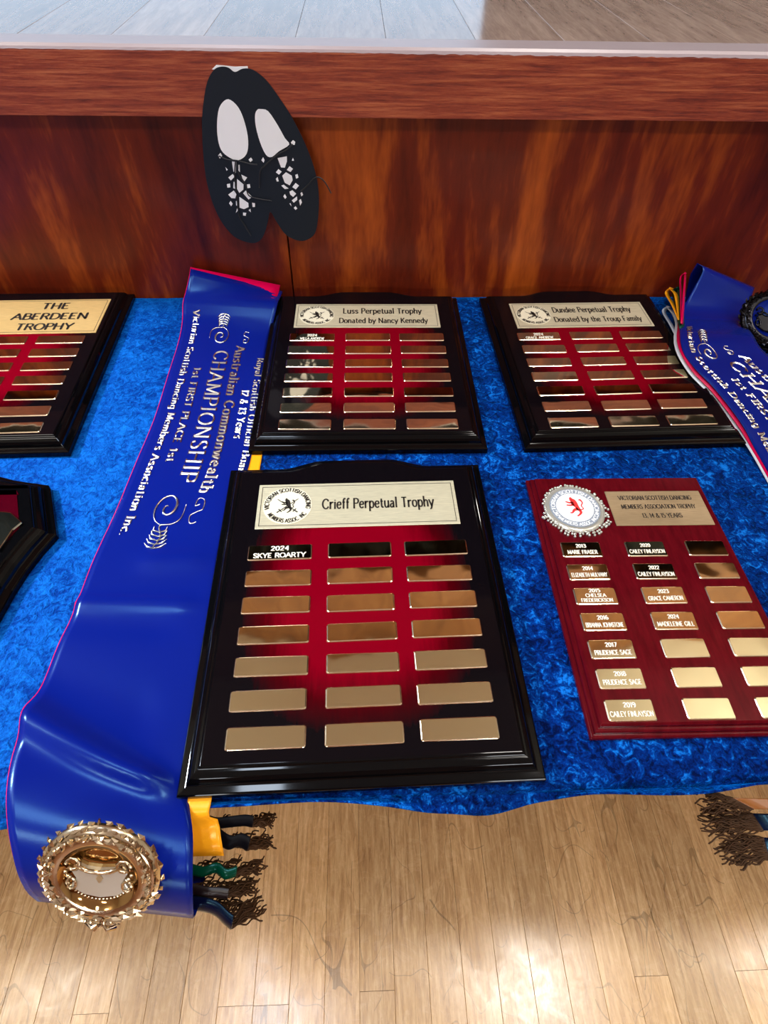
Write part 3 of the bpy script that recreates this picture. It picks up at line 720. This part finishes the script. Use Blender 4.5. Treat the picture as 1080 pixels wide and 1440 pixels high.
# ================================================================== SASHES
class Surf:
    """cloth strip from left/right edge points; keyed by t"""
    def __init__(s, secs, waves=()):
        s.k = [q[0] for q in secs]; s.p = [(Vector(q[1]), Vector(q[2])) for q in secs]; s.w = waves
    def edge(s, t):
        k = s.k; i = 0
        while i < len(k) - 2 and t > k[i + 1]: i += 1
        u = (t - k[i]) / (k[i + 1] - k[i]); u = min(max(u, 0), 1)
        res = []
        for e in (0, 1):
            g = lambda j: s.p[min(max(j, 0), len(k) - 1)][e]
            kk = lambda j: k[min(max(j, 0), len(k) - 1)]
            p1, p2 = g(i), g(i + 1)
            m1 = (p2 - g(i - 1)) / max(kk(i + 1) - kk(i - 1), 1e-6) * (k[i + 1] - k[i])
            m2 = (g(i + 2) - p1) / max(kk(i + 2) - kk(i), 1e-6) * (k[i + 1] - k[i])
            u2, u3 = u * u, u ** 3
            res.append(p1 * (2 * u3 - 3 * u2 + 1) + m1 * (u3 - 2 * u2 + u) + p2 * (-2 * u3 + 3 * u2) + m2 * (u3 - u2))
        return res
    def raw(s, t, b):
        L, R_ = s.edge(t); p = L.lerp(R_, b)
        for (tc, slope, wd, amp, b0, b1) in s.w:
            d = (t - (tc + slope * (b - .5))) / wd
            g = amp * math.exp(-d * d)
            bb = 1.0
            if b < b0: bb = math.exp(-((b0 - b) / .15) ** 2)
            if b > b1: bb = math.exp(-((b - b1) / .15) ** 2)
            p = p + Vector((0, -0.1 * g * bb, g * bb))
        return p
    def nrm(s, t, b):
        e = 1.5
        dt = s.raw(t + e, b) - s.raw(t - e, b); db = s.raw(t, min(b + .02, 1)) - s.raw(t, max(b - .02, 0))
        n = db.cross(dt); n.normalize()
        return -n
    def arclen(s, b, t0, t1, n=80):
        T = [t0 + (t1 - t0) * q / n for q in range(n + 1)]; S = [0]; pr = s.raw(T[0], b)
        for t in T[1:]:
            c = s.raw(t, b); S.append(S[-1] + (c - pr).length); pr = c
        return T, S
    def mesh(s, name, m, base, parent, t0=None, t1=None, nt=110, nb=22, thick=0.0008):
        t0 = s.k[0] if t0 is None else t0; t1 = s.k[-1] if t1 is None else t1
        mb = MB(); mb.grid([[s.raw(t0 + (t1 - t0) * i / nt, j / nb) for j in range(nb + 1)] for i in range(nt + 1)])
        o = build(mb, name, m, parent, True, base=base)
        sd = o.modifiers.new('solid', 'SOLIDIFY'); sd.thickness = thick; sd.offset = 0
        return o
def sash_text(mb, S, st, t0, t1, b, size, base, sgn=1, **kw):
    """text runs from t0 to t1 along the strip, letter tops towards larger b"""
    T, A = S.arclen(b, t0, t1); L = A[-1]
    def tt(x):
        x = min(max(x, 0), L)
        for i in range(len(A) - 1):
            if A[i + 1] >= x: return T[i] + (T[i + 1] - T[i]) * (x - A[i]) / max(A[i + 1] - A[i], 1e-9)
        return T[-1]
    def f(x, y, h):
        t = tt(x); l, r = S.edge(t); bw = (r - l).length
        bb = b + y / bw
        return S.raw(t, bb) + S.nrm(t, bb) * h - base
    add_text(mb, st, size, f, align='l', width=L, **kw)
def swirl(mb, S, t0, t1, b, w_, base, flip=False):
    """scroll ornament: a spiral with a leafy tail, in a box t0..t1 along, b-w..b+w across"""
    T, A = S.arclen(b, t0, t1); L = A[-1]; l, r = S.edge((t0 + t1) / 2); bw = (r - l).length
    def f(x, y):
        t = t0 + (t1 - t0) * (1 - x if flip else x); bb = b + (y * (-1 if flip else 1)) * w_
        return S.raw(t, bb) + S.nrm(t, bb) * 0.0008 - base
    pts = []
    for q in range(34):
        a_ = q * 3.0 * math.pi / 33; rr_ = 0.03 + 0.030 * a_
        pts.append((0.66 + rr_ * 0.85 * math.cos(a_), rr_ * 2.7 * math.sin(a_)))
    tail = catmull([pts[-1], (0.42, -0.62), (0.52, -0.98), (0.72, -1.0)], 5)
    mb.tube([f(x, y) for x, y in pts], [0.0005 + 0.0011 * math.sin(math.pi * q / 33) for q in range(34)], 4)
    mb.tube([f(x, y) for x, y in tail], [0.0011 - 0.00004 * q for q in range(len(tail))], 4)
    mb.tube([f(x, y) for x, y in catmull([pts[-1], (0.36, 0.1), (0.2, -0.15), (0.02, 0.1)], 5)], 0.0009, 4)
    for q in range(5):
        x = 0.02 + q * 0.065
        for sg in (-1, 1):
            mb.tube([f(x, 0.0), f(x + 0.025, sg * 0.35), f(x + 0.09, sg * 0.62 - sg * 0.06 * q)], [0.0011, 0.0016, 0.0003], 4)
def curl(mb, S, t0, t1, b, w_, base, flip=False):
    def f(x, y):
        t = t0 + (t1 - t0) * (1 - x if flip else x); bb = b + y * w_
        return S.raw(t, bb) + S.nrm(t, bb) * 0.0006 - base
    mb.tube([f(x, y) for x, y in catmull([(.1, .4), (.05, -.3), (.3, -.6), (.45, .1), (.55, .7), (.85, .5), (.9, -.3), (.65, -.4), (.7, .1)], 5)], 0.0008, 4)
def fringe(mb, starts, dirv, L, n, rnd, base, rad=0.00062, droop=0.012):
    n = int(n * 1.5)
    for q in range(n):
        u = (q + .5) / n * (len(starts) - 1); i = int(u); p = Vector(starts[i]).lerp(Vector(starts[min(i + 1, len(starts) - 1)]), u - i)
        d = (Vector(dirv) + Vector((rnd.uniform(-.18, .18), rnd.uniform(-.3, .3), rnd.uniform(-.25, .1)))).normalized()
        l = L * rnd.uniform(.65, 1.1); ph = rnd.uniform(0, 6); pts = []
        side = Vector((-d.y, d.x, 0))
        for s_ in range(13):
            v = s_ / 12
            pts.append(p + d * l * v + side * 0.0019 * math.sin(ph + v * 13) * v ** .5 + Vector((0, 0, -droop * v * v)) - base)
        mb.tube(pts, rad, 4)
def badge(parent, centre, xdir, ydir, base, s=1.0, mset=None):
    mset = mset or ('badge_gold', 'badge_mirror', 'badge_silver')
    xd = Vector(xdir).normalized(); nz = xd.cross(Vector(ydir)).normalized(); yd = nz.cross(xd)
    o = bpy.data.objects.new('badge', None)
    mb = MB(); rr_ = 0.0295
    rows = []
    for rad_, z in ((0.0, 0.0), (0.010, 0.0001), (0.020, 0.0006), (0.027, 0.0018), (0.030, 0.0062), (0.033, 0.007), (0.040, 0.006), (0.0445, 0.003), (0.045, 0.0)):
        rows.append([(rad_ * math.cos(a_), rad_ * math.sin(a_), z + 0.004) for a_ in [2 * math.pi * q / 48 for q in range(48)]])
    mb.grid(list(reversed(rows[:5])), 0, True); mb.grid(list(reversed(rows[4:])), 1, True)
    mesh = mb.mesh('badge', [M[mset[1]], M[mset[0]]], True)
    b = link('badge', mesh, parent)
    mat4 = Matrix((xd, yd, nz)).transposed().to_4x4(); mat4 = Matrix.Translation(Vector(centre) - Vector(base)) @ mat4 @ Matrix.Scale(s, 4)
    b.matrix_basis = mat4
    # wreath of leaves
    mb = MB(); rl = random.Random(5)
    for ring, (rad_, n, z) in enumerate(((0.0345, 36, 0.0100), (0.0380, 42, 0.0115), (0.0425, 44, 0.009), (0.0455, 30, 0.005))):
        for q in range(n):
            a_ = 2 * math.pi * (q + rl.uniform(-.3, .3)) / n
            sgn = 1 if math.cos(a_ ) > 0 else -1
            dirr = a_ + math.pi / 2 * sgn * 0.75 + rl.uniform(-.35, .35)
            L_ = rl.uniform(.0075, .0115); wd = rl.uniform(.0020, .0030); c_ = Vector((rad_ * math.cos(a_), rad_ * math.sin(a_), z + rl.uniform(-.001, .001)))
            d = Vector((math.cos(dirr), math.sin(dirr), rl.uniform(-.1, .35))); n_ = Vector((-math.sin(dirr), math.cos(dirr), 0))
            vs = [c_ - d * L_ / 2, c_ + n_ * wd, c_ + d * L_ / 2, c_ - n_ * wd, c_ + Vector((0, 0, .0016)), c_ - Vector((0, 0, .001))]
            mb.add(vs, [(0, 4, 1), (1, 4, 2), (2, 4, 3), (3, 4, 0), (1, 5, 0), (2, 5, 1), (3, 5, 2), (0, 5, 3)])
    for q in range(40):
        a_ = rl.uniform(0, 6.28); mb.ball((0.039 * math.cos(a_), 0.039 * math.sin(a_), 0.0125), 0.0013, 6)
    # bow at the bottom
    for sg in (-1, 1):
        mb.tube([(0, -.045, .006), (sg * .006, -.0485, .009), (sg * .013, -.047, .006), (sg * .006, -.0435, .006), (0, -.045, .006)], .0014, 5)
        mb.tube([(0, -.045, .006), (sg * .005, -.052, .007), (sg * .010, -.0545, .003)], [.0012, .0018, .0014], 5)
    mb.ball((0, -.0455, .008), .0028, 8)
    mb.ball((0, .047, .006), .002, 6, 0, (.7, 2.0, .7))
    build(mb, 'wreath', M[mset[0]], b)
    # shield relief with curled shoulders and beaded rim
    mb = MB()
    shp = [(-.014, .008), (-.008, .0045), (0, .0035), (.008, .0045), (.014, .008), (.0165, .002), (.014, -.003), (.0175, -.009), (.010, -.0145), (0, -.0165), (-.010, -.0145), (-.0175, -.009), (-.014, -.003), (-.0165, .002)]
    shp = [(x * 1.25, y * 1.25) for x, y in shp]
    if area2(shp) < 0: shp.reverse()
    mb.poly(shp, 0.001, 0.0075); sh_ = build(mb, 'shield_relief', M[mset[2]], b); bevel(sh_, .0006, 2)
    mb = MB()
    mb.tube([(-.014, .0085, .009), (-.007, .005, .0095), (0, .004, .0095), (.007, .005, .0095), (.014, .0085, .009)], .0014, 6)
    for sg in (-1, 1):
        mb.tube([(sg * (.015 + .004 * math.cos(q)), .009 + .004 * math.sin(q), .009) for q in [j * .7 for j in range(9)]], .0013, 5)
        mb.tube([(sg * (.0165 + .0028 * math.cos(q)), -.006 + .004 * math.sin(q), .0085) for q in [j * .7 for j in range(10)]], .001, 5)
        for p_ in ((.018, .0), (.0195, .003), (.017, -.001)): mb.ball((sg * p_[0], p_[1], .009), .0016, 6)
    for q in range(23):
        a_ = math.radians(200 + q * 140 / 22); mb.ball((.0205 * math.cos(a_), .002 + .0195 * math.sin(a_), .0075), .001, 6)
    mb.v = [(x * 1.25, y * 1.25, z) for x, y, z in mb.v]
    build(mb, 'scroll_and_beads', M['badge_gold'] if mset[0] == 'badge_gold' else M[mset[0]], b, True)
    mb = MB(); mb.poly([(0, .0025), (-.0028, -.002), (0, -.0065), (.0028, -.002)], .0075, .0082); build(mb, 'diamond_inlay', M['bronze'], b)
    return b

# ---------------- left sash
def LR_(t, l, r, zl, zr): return (t, P(l[0], l[1], zl), P(r[0], r[1], zr))
YW = 0.868
secs = [
    (372, Q(268, 386, .888), Q(397, 414, .888)),
    (380, Q(268, 378, .876), Q(397, 410, .880)),
    (386, Q(267, 386, .868), Q(396, 413, .872)),
    LR_(425, (259, 425), (390, 432), .772, .7652),
    LR_(470, (254, 470), (378, 475), .758, .7455),
    LR_(530, (236, 530), (368, 536), .752, .7455),
    LR_(590, (217, 590), (360, 596), .751, .7455),
    LR_(650, (192, 650), (350, 655), .752, .7458),
    LR_(720, (163, 720), (322, 725), .753, .7460),
    LR_(790, (131, 790), (308, 796), .754, .7460),
    LR_(850, (108, 850), (300, 858), .755, .7460),
    LR_(920, (76, 920), (288, 930), .758, .7460),
    LR_(1000, (42, 1000), (276, 1012), .765, .7460),
    LR_(1060, (19, 1060), (268, 1072), .772, .7460),
    LR_(1110, (10, 1110), (264, 1112), .775, .7460),
    LR_(1160, (11, 1160), (271, 1170), .770, .752),
    LR_(1205, (19, 1205), (271, 1222), .758, .748),
    LR_(1235, (28, 1235), (271, 1258), .744, .736),
    LR_(1258, (42, 1258), (272, 1284), .726, .718),
    LR_(1270, (60, 1268), (272, 1291), .712, .706),
]
e_l, e_r = secs[-1][1], secs[-1][2]
secs.append((1280, e_l + Vector((.008, .008, -.012)), e_r + Vector((0, .008, -.012))))
secs.append((1300, e_l + Vector((.010, .035, -.020)), e_r + Vector((0, .035, -.020))))
waves = [(424, -10, 12, .004, 0, 1), (448, 10, 14, -.002, 0, 1), (785, -10, 14, .0035, .5, .75), (845, -6, 7, .0045, .1, .72), (875, 0, 16, -.0015, 0, .6), (1060, 110, 22, .011, 0, .75), (985, 60, 40, -.003, 0, .6)]
S1 = Surf(secs, waves)
base = Vector((P(240, 800).x, P(240, 800).y, TT))
sash = thing('championship_sash', 'royal blue satin championship sash with silver lettering and gold badge, left', 'sash', base)
S1.mesh('ribbon', M['satin_blue'], base, sash)
mb = MB()
kw = dict(thick=.24, thin=.17, serif=.14, ridge=0.0007, h=0.0009, track=16)
sash_text(mb, S1, 'Victorian Scottish Dancing Members Association Inc.', 436, 752, .115, .0088, base, **kw)
sash_text(mb, S1, '1st FIRST PLACE 1st', 516, 648, .255, .0088, base, **kw)
sash_text(mb, S1, 'CHAMPIONSHIP', 492, 676, .43, .019, base, thick=.17, thin=.11, serif=.12, ridge=.0009, h=.0009, track=18)
sash_text(mb, S1, 'Australian Commonwealth', 484, 690, .655, .012, base, **kw)
sash_text(mb, S1, '12 & 13 Years', 544, 612, .81, .0098, base, **kw)
sash_text(mb, S1, 'Royal Scottish Official Board', 500, 668, .918, .0088, base, **kw)
build(mb, 'silver_lettering', M['silver'], sash, base=(0, 0, 0))
for fn, ar in ((swirl, (438, 488, .45, .12, base)), (swirl, (682, 772, .44, .15, base, True)), (curl, (462, 481, .74, .05, base)), (curl, (694, 735, .70, .07, base, True))):
    mb = MB(); fn(mb, S1, *ar); build(mb, 'scroll_ornament', M['silver'], sash, True)
bc = P(146, 1220, .762)
xd = (S1.raw(1200, .8) - S1.raw(1200, .2)); yd = Vector((.06, .57, .82))
badge(sash, bc, xd, yd, base, 0.93)

# layers under it, each a sash of its own
def under(label, m, off, t0, t1, dl=(0, 0, 0), extra=None, k0=0.0, k1=1.0):
    """a lower sash following the top one, shifted"""
    ss = []
    for (t, l, r) in secs[:-2]:
        if t0 <= t <= t1:
            a_ = l.lerp(r, k0); b_ = l.lerp(r, k1)
            ss.append((t, a_ + Vector(off), b_ + Vector(off) + Vector(dl)))
    return Surf(ss)
u1 = Surf([(t, l + (Vector((-.0016, .0012, -.0016)) if t > 400 else Vector((-.0014, .005, 0))), r + Vector((-.006, 0, -.0008)) +  (Vector((.003, .005, .0085)) if t < 383 else Vector((.002, .006, .003)) if t < 400 else Vector())) for t, l, r in secs[:-2] if t < 1215], waves)
rb = thing('red_sash', 'red satin sash showing as a thin edge beneath the blue championship sash', 'sash', base)
u1.mesh('ribbon', M['satin_red'], base, rb, nb=8)
yb = thing('yellow_sash', 'yellow satin sash end peeking out beneath the left blue sash', 'sash', base)
ysec = [LR_(600, (354, 600), (376, 600), .7448, .7448), LR_(650, (348, 650), (367, 650), .7448, .7448), LR_(800, (300, 800), (342, 800), .7448, .7448),
        LR_(1000, (280, 1000), (318, 1000), .7448, .7448), LR_(1090, (268, 1090), (302, 1090), .7462, .7462), LR_(1126, (264, 1126), (297, 1128), .7486, .7486), LR_(1150, (262, 1150), (294, 1148), .7455, .7455), LR_(1162, (258, 1166), (306, 1152), .735, .738),
        LR_(1185, (256, 1185), (311, 1180), .732, .734), LR_(1202, (256, 1204), (315, 1203), .722, .724)]
Surf(ysec).mesh('ribbon', M['satin_yellow'], base, yb, nb=8, nt=60)
# curled fringed ends: dark ribbons
rnd = random.Random(21)
def sash_end(name, label, m, pts_top, z0, z1, width_px, ndir, nstr, Lf):
    """curled end: upper edge through pixels, falling below it; fringe sewn on the lower edge"""
    th = thing(name, label, 'sash', base)
    up = [P(px, py, z0) for px, py in pts_top]
    lo = [P(px + width_px[0], py + width_px[1], z1) for px, py in pts_top]
    a_ = catmull(up, 5); b_ = catmull(lo, 5)
    mb = MB(); mb.grid([[Vector(p).lerp(Vector(q), j / 4) + Vector((0, -.004 * math.sin(math.pi * j / 4), 0)) for j in range(5)] for p, q in zip(a_, b_)])
    o = build(mb, 'ribbon', m, th, True, base=base); sd = o.modifiers.new('solid', 'SOLIDIFY'); sd.thickness = .0008
    mb = MB(); fringe(mb, b_, ndir, Lf, nstr, rnd, base); fringe(mb, b_[-5:], ndir, Lf * 1.15, nstr // 2, rnd, base)
    f_ = build(mb, 'fringe', M['fringe'], th, True); f_['kind'] = 'stuff'
    return th
D1 = (0.85, 0.45, -0.15)
sash_end('black_sash', 'black sash end with brown fringe, topmost of the left fringed ends', M['satin_black'], [(292, 1146), (305, 1150), (325, 1148), (345, 1146), (357, 1148)], .728, .715, (-3, 14), D1, 26, .019)
sash_end('black_sash', 'black sash end curling right below the topmost fringed end', M['satin_black'], [(308, 1165), (325, 1176), (340, 1172), (352, 1178)], .722, .708, (-6, 18), D1, 28, .021)
sash_end('green_sash', 'dark green sash end with brown fringe below the yellow sash', M['satin_green'], [(262, 1212), (285, 1219), (305, 1213), (318, 1222), (334, 1218)], .715, .704, (-2, 12), D1, 30, .020)
sash_end('maroon_sash', 'dark maroon sash end with brown fringe between green and navy ends', mat('maroon_satin', (.006, .001, .002), .4), [(262, 1240), (290, 1247), (310, 1248), (322, 1250)], .710, .698, (-2, 12), D1, 28, .023)
sash_end('navy_sash', 'navy sash end curling out lowest, under the bottom left badge sash', M['satin_navy'], [(258, 1262), (285, 1262), (305, 1268), (318, 1280), (328, 1288)], .705, .690, (-4, 18), (0.75, .6, -.1), 30, .025)

# ---------------- right sash
secR = [
    (358, Q(962, 440, .878), Q(1046, 445, .88)),
    (366, Q(968, 395, .880), Q(1056, 415, .88)),
    (372, Q(979, 371, .872), Q(1061, 405, .872)),
    (380, Q(989, 378, .862), Q(1059, 410, .862)),
    (405, Q(976, 405, .84), Q(1052, 430, .84)),
    (440, Q(958, 440, .800), Q(1047, 452, .80)),
    LR_(480, (956, 478), (1062, 480), .786, .775),
    LR_(520, (975, 515), (1095, 510), .778, .768),
    LR_(560, (1006, 548), (1130, 540), .770, .762),
    LR_(600, (1042, 595), (1170, 575), .760, .757),
    LR_(640, (1062, 632), (1200, 612), .752, .753),
    LR_(680, (1085, 672), (1232, 650), .748, .749),
    LR_(760, (1135, 760), (1290, 735), .747, .747),
    LR_(900, (1200, 900), (1370, 880), .747, .747),
]
S2 = Surf(secR, [(470, 0, 14, .003, 0, 1), (500, 0, 16, -.002, 0, 1)])
base2 = Vector((0.42, 0.75, TT))
s2 = thing('championship_sash', 'royal blue satin sash folded over at the back, right frame edge', 'sash', base2)
S2.mesh('ribbon', M['satin_blue'], base2, s2)
mb = MB()
sash_text(mb, S2, 'Victorian Scottish Dancing Members Association Inc.', 462, 800, .10, .0085, base2, **kw)
sash_text(mb, S2, '1st FIRST PLACE 1st', 545, 690, .27, .0088, base2, **kw)
sash_text(mb, S2, 'CHAMPIONSHIP', 516, 740, .42, .018, base2, thick=.17, thin=.11, serif=.12, ridge=.0009, h=.0009, track=18)
sash_text(mb, S2, 'Australian Commonwealth', 505, 740, .63, .012, base2, **kw)
sash_text(mb, S2, '12 & 13 Years', 560, 650, .82, .0098, base2, **kw)
build(mb, 'silver_lettering', M['silver'], s2)
for fn, ar in ((swirl, (466, 516, .30, .11, base2)), (curl, (488, 503, .56, .06, base2))):
    mb = MB(); fn(mb, S2, *ar); build(mb, 'scroll_ornament', M['silver'], s2, True)
badge(s2, S2.raw(452, 1.25) + Vector((0.004, 0, .012)), Vector((1, -.15, 0)), Vector((.1, .75, .5)), base2, 1.0, ('dark_metal', 'satin_blue', 'dark_metal'))  # blue of the centre paints in what its mirror reflects
def loop(name, label, m, tip, foot_l, wd, Yt=.872, z=.775):
    """folded end of a lower sash: narrow teardrop loop rising at the back edge"""
    th = thing(name, label, 'sash', base2)
    a_ = Q(*tip, Yt); b_ = P(*foot_l, z); mid = a_.lerp(b_, .5)
    pts = [b_ + Vector((.002, .002, 0)), mid + Vector((.004, .012, .006)), a_ + Vector((.004, .004, -.004)), a_ + Vector((0, 0, 0)), a_ + Vector((-.006, -.004, -.007)), mid + Vector((-.005, -.004, 0)), b_]
    p = catmull(pts, 6); mb = MB()
    mb.grid([[Vector(q) + Vector((0, 0, 0)), Vector(q) + Vector((wd * .5, .002, -.002)), Vector(q) + Vector((wd, .004, -.004))] for q in p])
    o = build(mb, 'ribbon', m, th, True, base=base2); sd = o.modifiers.new('solid', 'SOLIDIFY'); sd.thickness = .0008
    return th
loop('red_sash', 'crimson sash loop standing directly left of the right blue sash fold', M['satin_red'], (962, 384), (957, 455), .006, .876, .79)
loop('green_sash', 'green sash loop between the yellow and crimson loops at right', M['satin_green'], (951, 404), (955, 462), .010, .872, .785)
loop('yellow_sash', 'yellow sash loop beside the green loop at the back right', M['satin_yellow'], (941, 405), (953, 450), .009, .868, .785)
loop('white_sash', 'white satin sash loop lying on the corner of the Dundee plaque', M['satin_white'], (937, 431), (956, 488), .009, .845, .772)
# lower layers seen along the right sash's left edge
for nm, lab, mk, dx, dz in (('white_sash', 'white sash edge glinting beneath the right blue sash over the plaque', 'satin_white', -.006, -.007), ('crimson_sash', 'crimson sash edge running just under the right blue sash', 'satin_red', -.003, -.0035)):
    th = thing(nm, lab, 'sash', base2)
    Surf([(t, l + Vector((dx, -.002, dz if l.z > .757 else -.0014 - (.0008 if nm[0] == 'w' else 0))), l.lerp(r, .5) + Vector((0, 0, dz if l.z > .757 else -.002))) for t, l, r in secR if t >= 440]).mesh('ribbon', M[mk], base2, th, nb=4, nt=50)
# fringed ends at the front right
base3 = P(1060, 1120); base3.z = TT
rnd = random.Random(77)
def end_r(name, label, m, edge, z, z2, nstr, Lf, d):
    th = thing(name, label, 'sash', base3)
    up = [P(px, py, z) for px, py in edge]; lo = [p + Vector((.055, -.004, z2)) for p in up]
    a_ = catmull(up, 4); b_ = catmull(lo, 4); mb = MB()
    mb.grid([[Vector(p).lerp(Vector(q), j / 4) for j in range(5)] for p, q in zip(a_, b_)])
    o = build(mb, 'ribbon', m, th, True, base=base3); sd = o.modifiers.new('solid', 'SOLIDIFY'); sd.thickness = .0008
    mb = MB(); fringe(mb, a_, d, Lf, nstr, rnd, base3, droop=.004)
    f_ = build(mb, 'fringe', M['fringe'], th, True); f_['kind'] = 'stuff'
end_r('orange_sash', 'orange brown sash end with dark fringe, highest at the front right edge', mat('orange_satin', (.2, .06, .005), .35), [(1030, 1122), (1045, 1130), (1060, 1138)], .735, .004, 26, .028, (-1, .12, 0))
end_r('blue_sash', 'dark blue sash end with brown fringe, middle one at the front right edge', M['satin_navy'], [(1058, 1144), (1066, 1156), (1074, 1168)], .722, .004, 34, .040, (-1, .06, -.1))
end_r('navy_sash', 'navy sash end with brown fringe, lowest at the front right edge', M['satin_navy'], [(1074, 1178), (1078, 1194), (1084, 1208)], .712, .004, 30, .036, (-1, .1, -.1))

# ================================================================== PAPER SHOE CUT-OUT
YS = 0.8755
def zp(x, y, Y=YS): return Q(260 + x / 4.909, 80 + y / 4.909, Y)
bs = zp(500, 700)
t = thing('paper_shoe_cutout', 'black card cut-out of laced dancing shoes taped to the stage edge', 'decoration', bs)
def flat(name, pts, m, y0, th, parent, smoothn=0):
    q = catmull(pts, smoothn, True) if smoothn else pts
    f3 = [zp(x, y) for x, y in q]; n = len(f3); mb = MB()
    vs = [(p.x, y0, p.z) for p in f3] + [(p.x, y0 + th, p.z) for p in f3]
    mb.add(vs, [tuple(range(n)), tuple(reversed(range(n, 2 * n)))] + [(i, n + i, n + (i + 1) % n, (i + 1) % n) for i in range(n)])
    return build(mb, name, m, parent, base=bs)
outl = [(345, 105), (400, 82), (470, 90), (560, 160), (650, 280), (740, 420), (830, 600), (890, 760), (920, 900), (925, 1050), (905, 1200), (860, 1255), (790, 1270), (700, 1230), (640, 1150), (590, 1070), (575, 1130), (545, 1230), (500, 1280), (430, 1280), (340, 1240), (260, 1150), (200, 1030), (150, 860), (125, 650), (118, 450), (130, 300), (155, 170), (200, 90), (250, 68), (300, 75)]
flat('card', outl, M['card'], YS, .0008, t, 4)
flat('tape', [(185, 88), (215, 58), (270, 62), (345, 70), (432, 66), (435, 84), (345, 110), (240, 90)], M['paper'], YS + .0009, .0008, t)
flat('paper_inset', [(300, 292), (370, 350), (415, 460), (437, 580), (425, 670), (370, 712), (310, 695), (250, 640), (225, 540), (225, 420), (245, 335)], M['paper'], YS - .0005, .0004, t, 4)
flat('paper_inset', [(525, 360), (575, 375), (640, 470), (690, 560), (720, 605), (650, 650), (600, 690), (560, 675), (520, 590), (490, 480), (485, 400), (500, 365)], M['paper'], YS - .0005, .0004, t, 3)
for pts in ([(230, 680), (245, 662), (258, 682), (242, 702)], [(440, 708), (456, 694), (468, 712), (452, 726)], [(280, 760), (296, 778), (288, 786)], [(300, 832), (330, 808), (344, 826), (318, 852)], [(325, 722), (355, 724), (352, 800), (335, 790)],
            [(366, 745), (378, 745), (380, 795), (362, 775)], [(390, 812), (430, 832), (412, 858), (398, 840)], [(290, 878), (312, 874), (314, 900), (294, 902)], [(336, 862), (348, 862), (348, 910), (334, 905)], [(360, 842), (405, 880), (404, 915), (376, 938), (360, 910)], [(428, 880), (448, 878), (452, 902), (432, 906)],
            [(300, 950), (338, 922), (356, 948), (348, 976), (322, 974)], [(402, 940), (420, 922), (464, 966), (440, 984)], [(305, 1010), (316, 994), (330, 1014), (320, 1030)], [(352, 996), (366, 990), (366, 1030), (354, 1024)], [(376, 966), (438, 1008), (440, 1036), (408, 1050), (378, 1040)], [(464, 1006), (484, 1010), (484, 1034), (468, 1036)],
            [(352, 1076), (360, 1044), (370, 1056)], [(402, 1074), (424, 1076), (420, 1096), (402, 1094)], [(440, 1058), (452, 1048), (456, 1072)],
            [(528, 712), (540, 692), (550, 712), (544, 730)], [(738, 716), (746, 696), (754, 716)], [(732, 590), (746, 574), (762, 586), (758, 606), (740, 606)], [(640, 698), (704, 686), (704, 722), (690, 764), (664, 762), (652, 730)],
            [(628, 796), (646, 774), (668, 792), (650, 812)], [(704, 780), (722, 754), (746, 772), (730, 794)], [(628, 842), (640, 828), (648, 858), (636, 860)], [(672, 820), (698, 796), (738, 820), (744, 850), (724, 886), (690, 868)], [(762, 814), (778, 808), (784, 832), (768, 840)],
            [(666, 888), (682, 882), (716, 908), (690, 912)], [(742, 898), (764, 870), (788, 888), (766, 914)], [(722, 930), (742, 920), (768, 944), (748, 966), (728, 950)], [(680, 962), (690, 946), (702, 968), (692, 980)], [(798, 940), (808, 932), (816, 952), (804, 962)],
            [(738, 990), (774, 962), (776, 986), (752, 1006)], [(788, 990), (800, 980), (808, 1004), (796, 1026)], [(722, 1012), (730, 1010), (736, 1030)], [(752, 1042), (764, 1030), (776, 1046), (764, 1056)]):
    flat('paper_inset', pts, M['paper'], YS - .0005, .0004, t)
M['lace'] = mat('black_lace', (0.006, 0.007, 0.01), .5)
for pts in ([(235, 680), (290, 705), (360, 712), (450, 735), (500, 740)], [(745, 600), (700, 640), (640, 672), (560, 740), (520, 790), (515, 900)], [(350, 715), (345, 830), (360, 960), (375, 1090), (420, 1170), (458, 1232)], [(365, 735), (372, 800), (420, 880), (440, 950), (500, 975), (600, 990)],
            [(800, 925), (850, 880), (890, 835), (930, 828), (970, 860), (1010, 930)]):
    mb = MB(); p = [zp(x, y) for x, y in catmull(pts, 5)]
    mb.tube([(q.x, YS - .0016 - (.004 * max(0, (i - 12) / 13) if pts[0][0] == 800 else 0), q.z) for i, q in enumerate(p)], .0009, 5); build(mb, 'lace', M['lace'], t, True, base=bs)
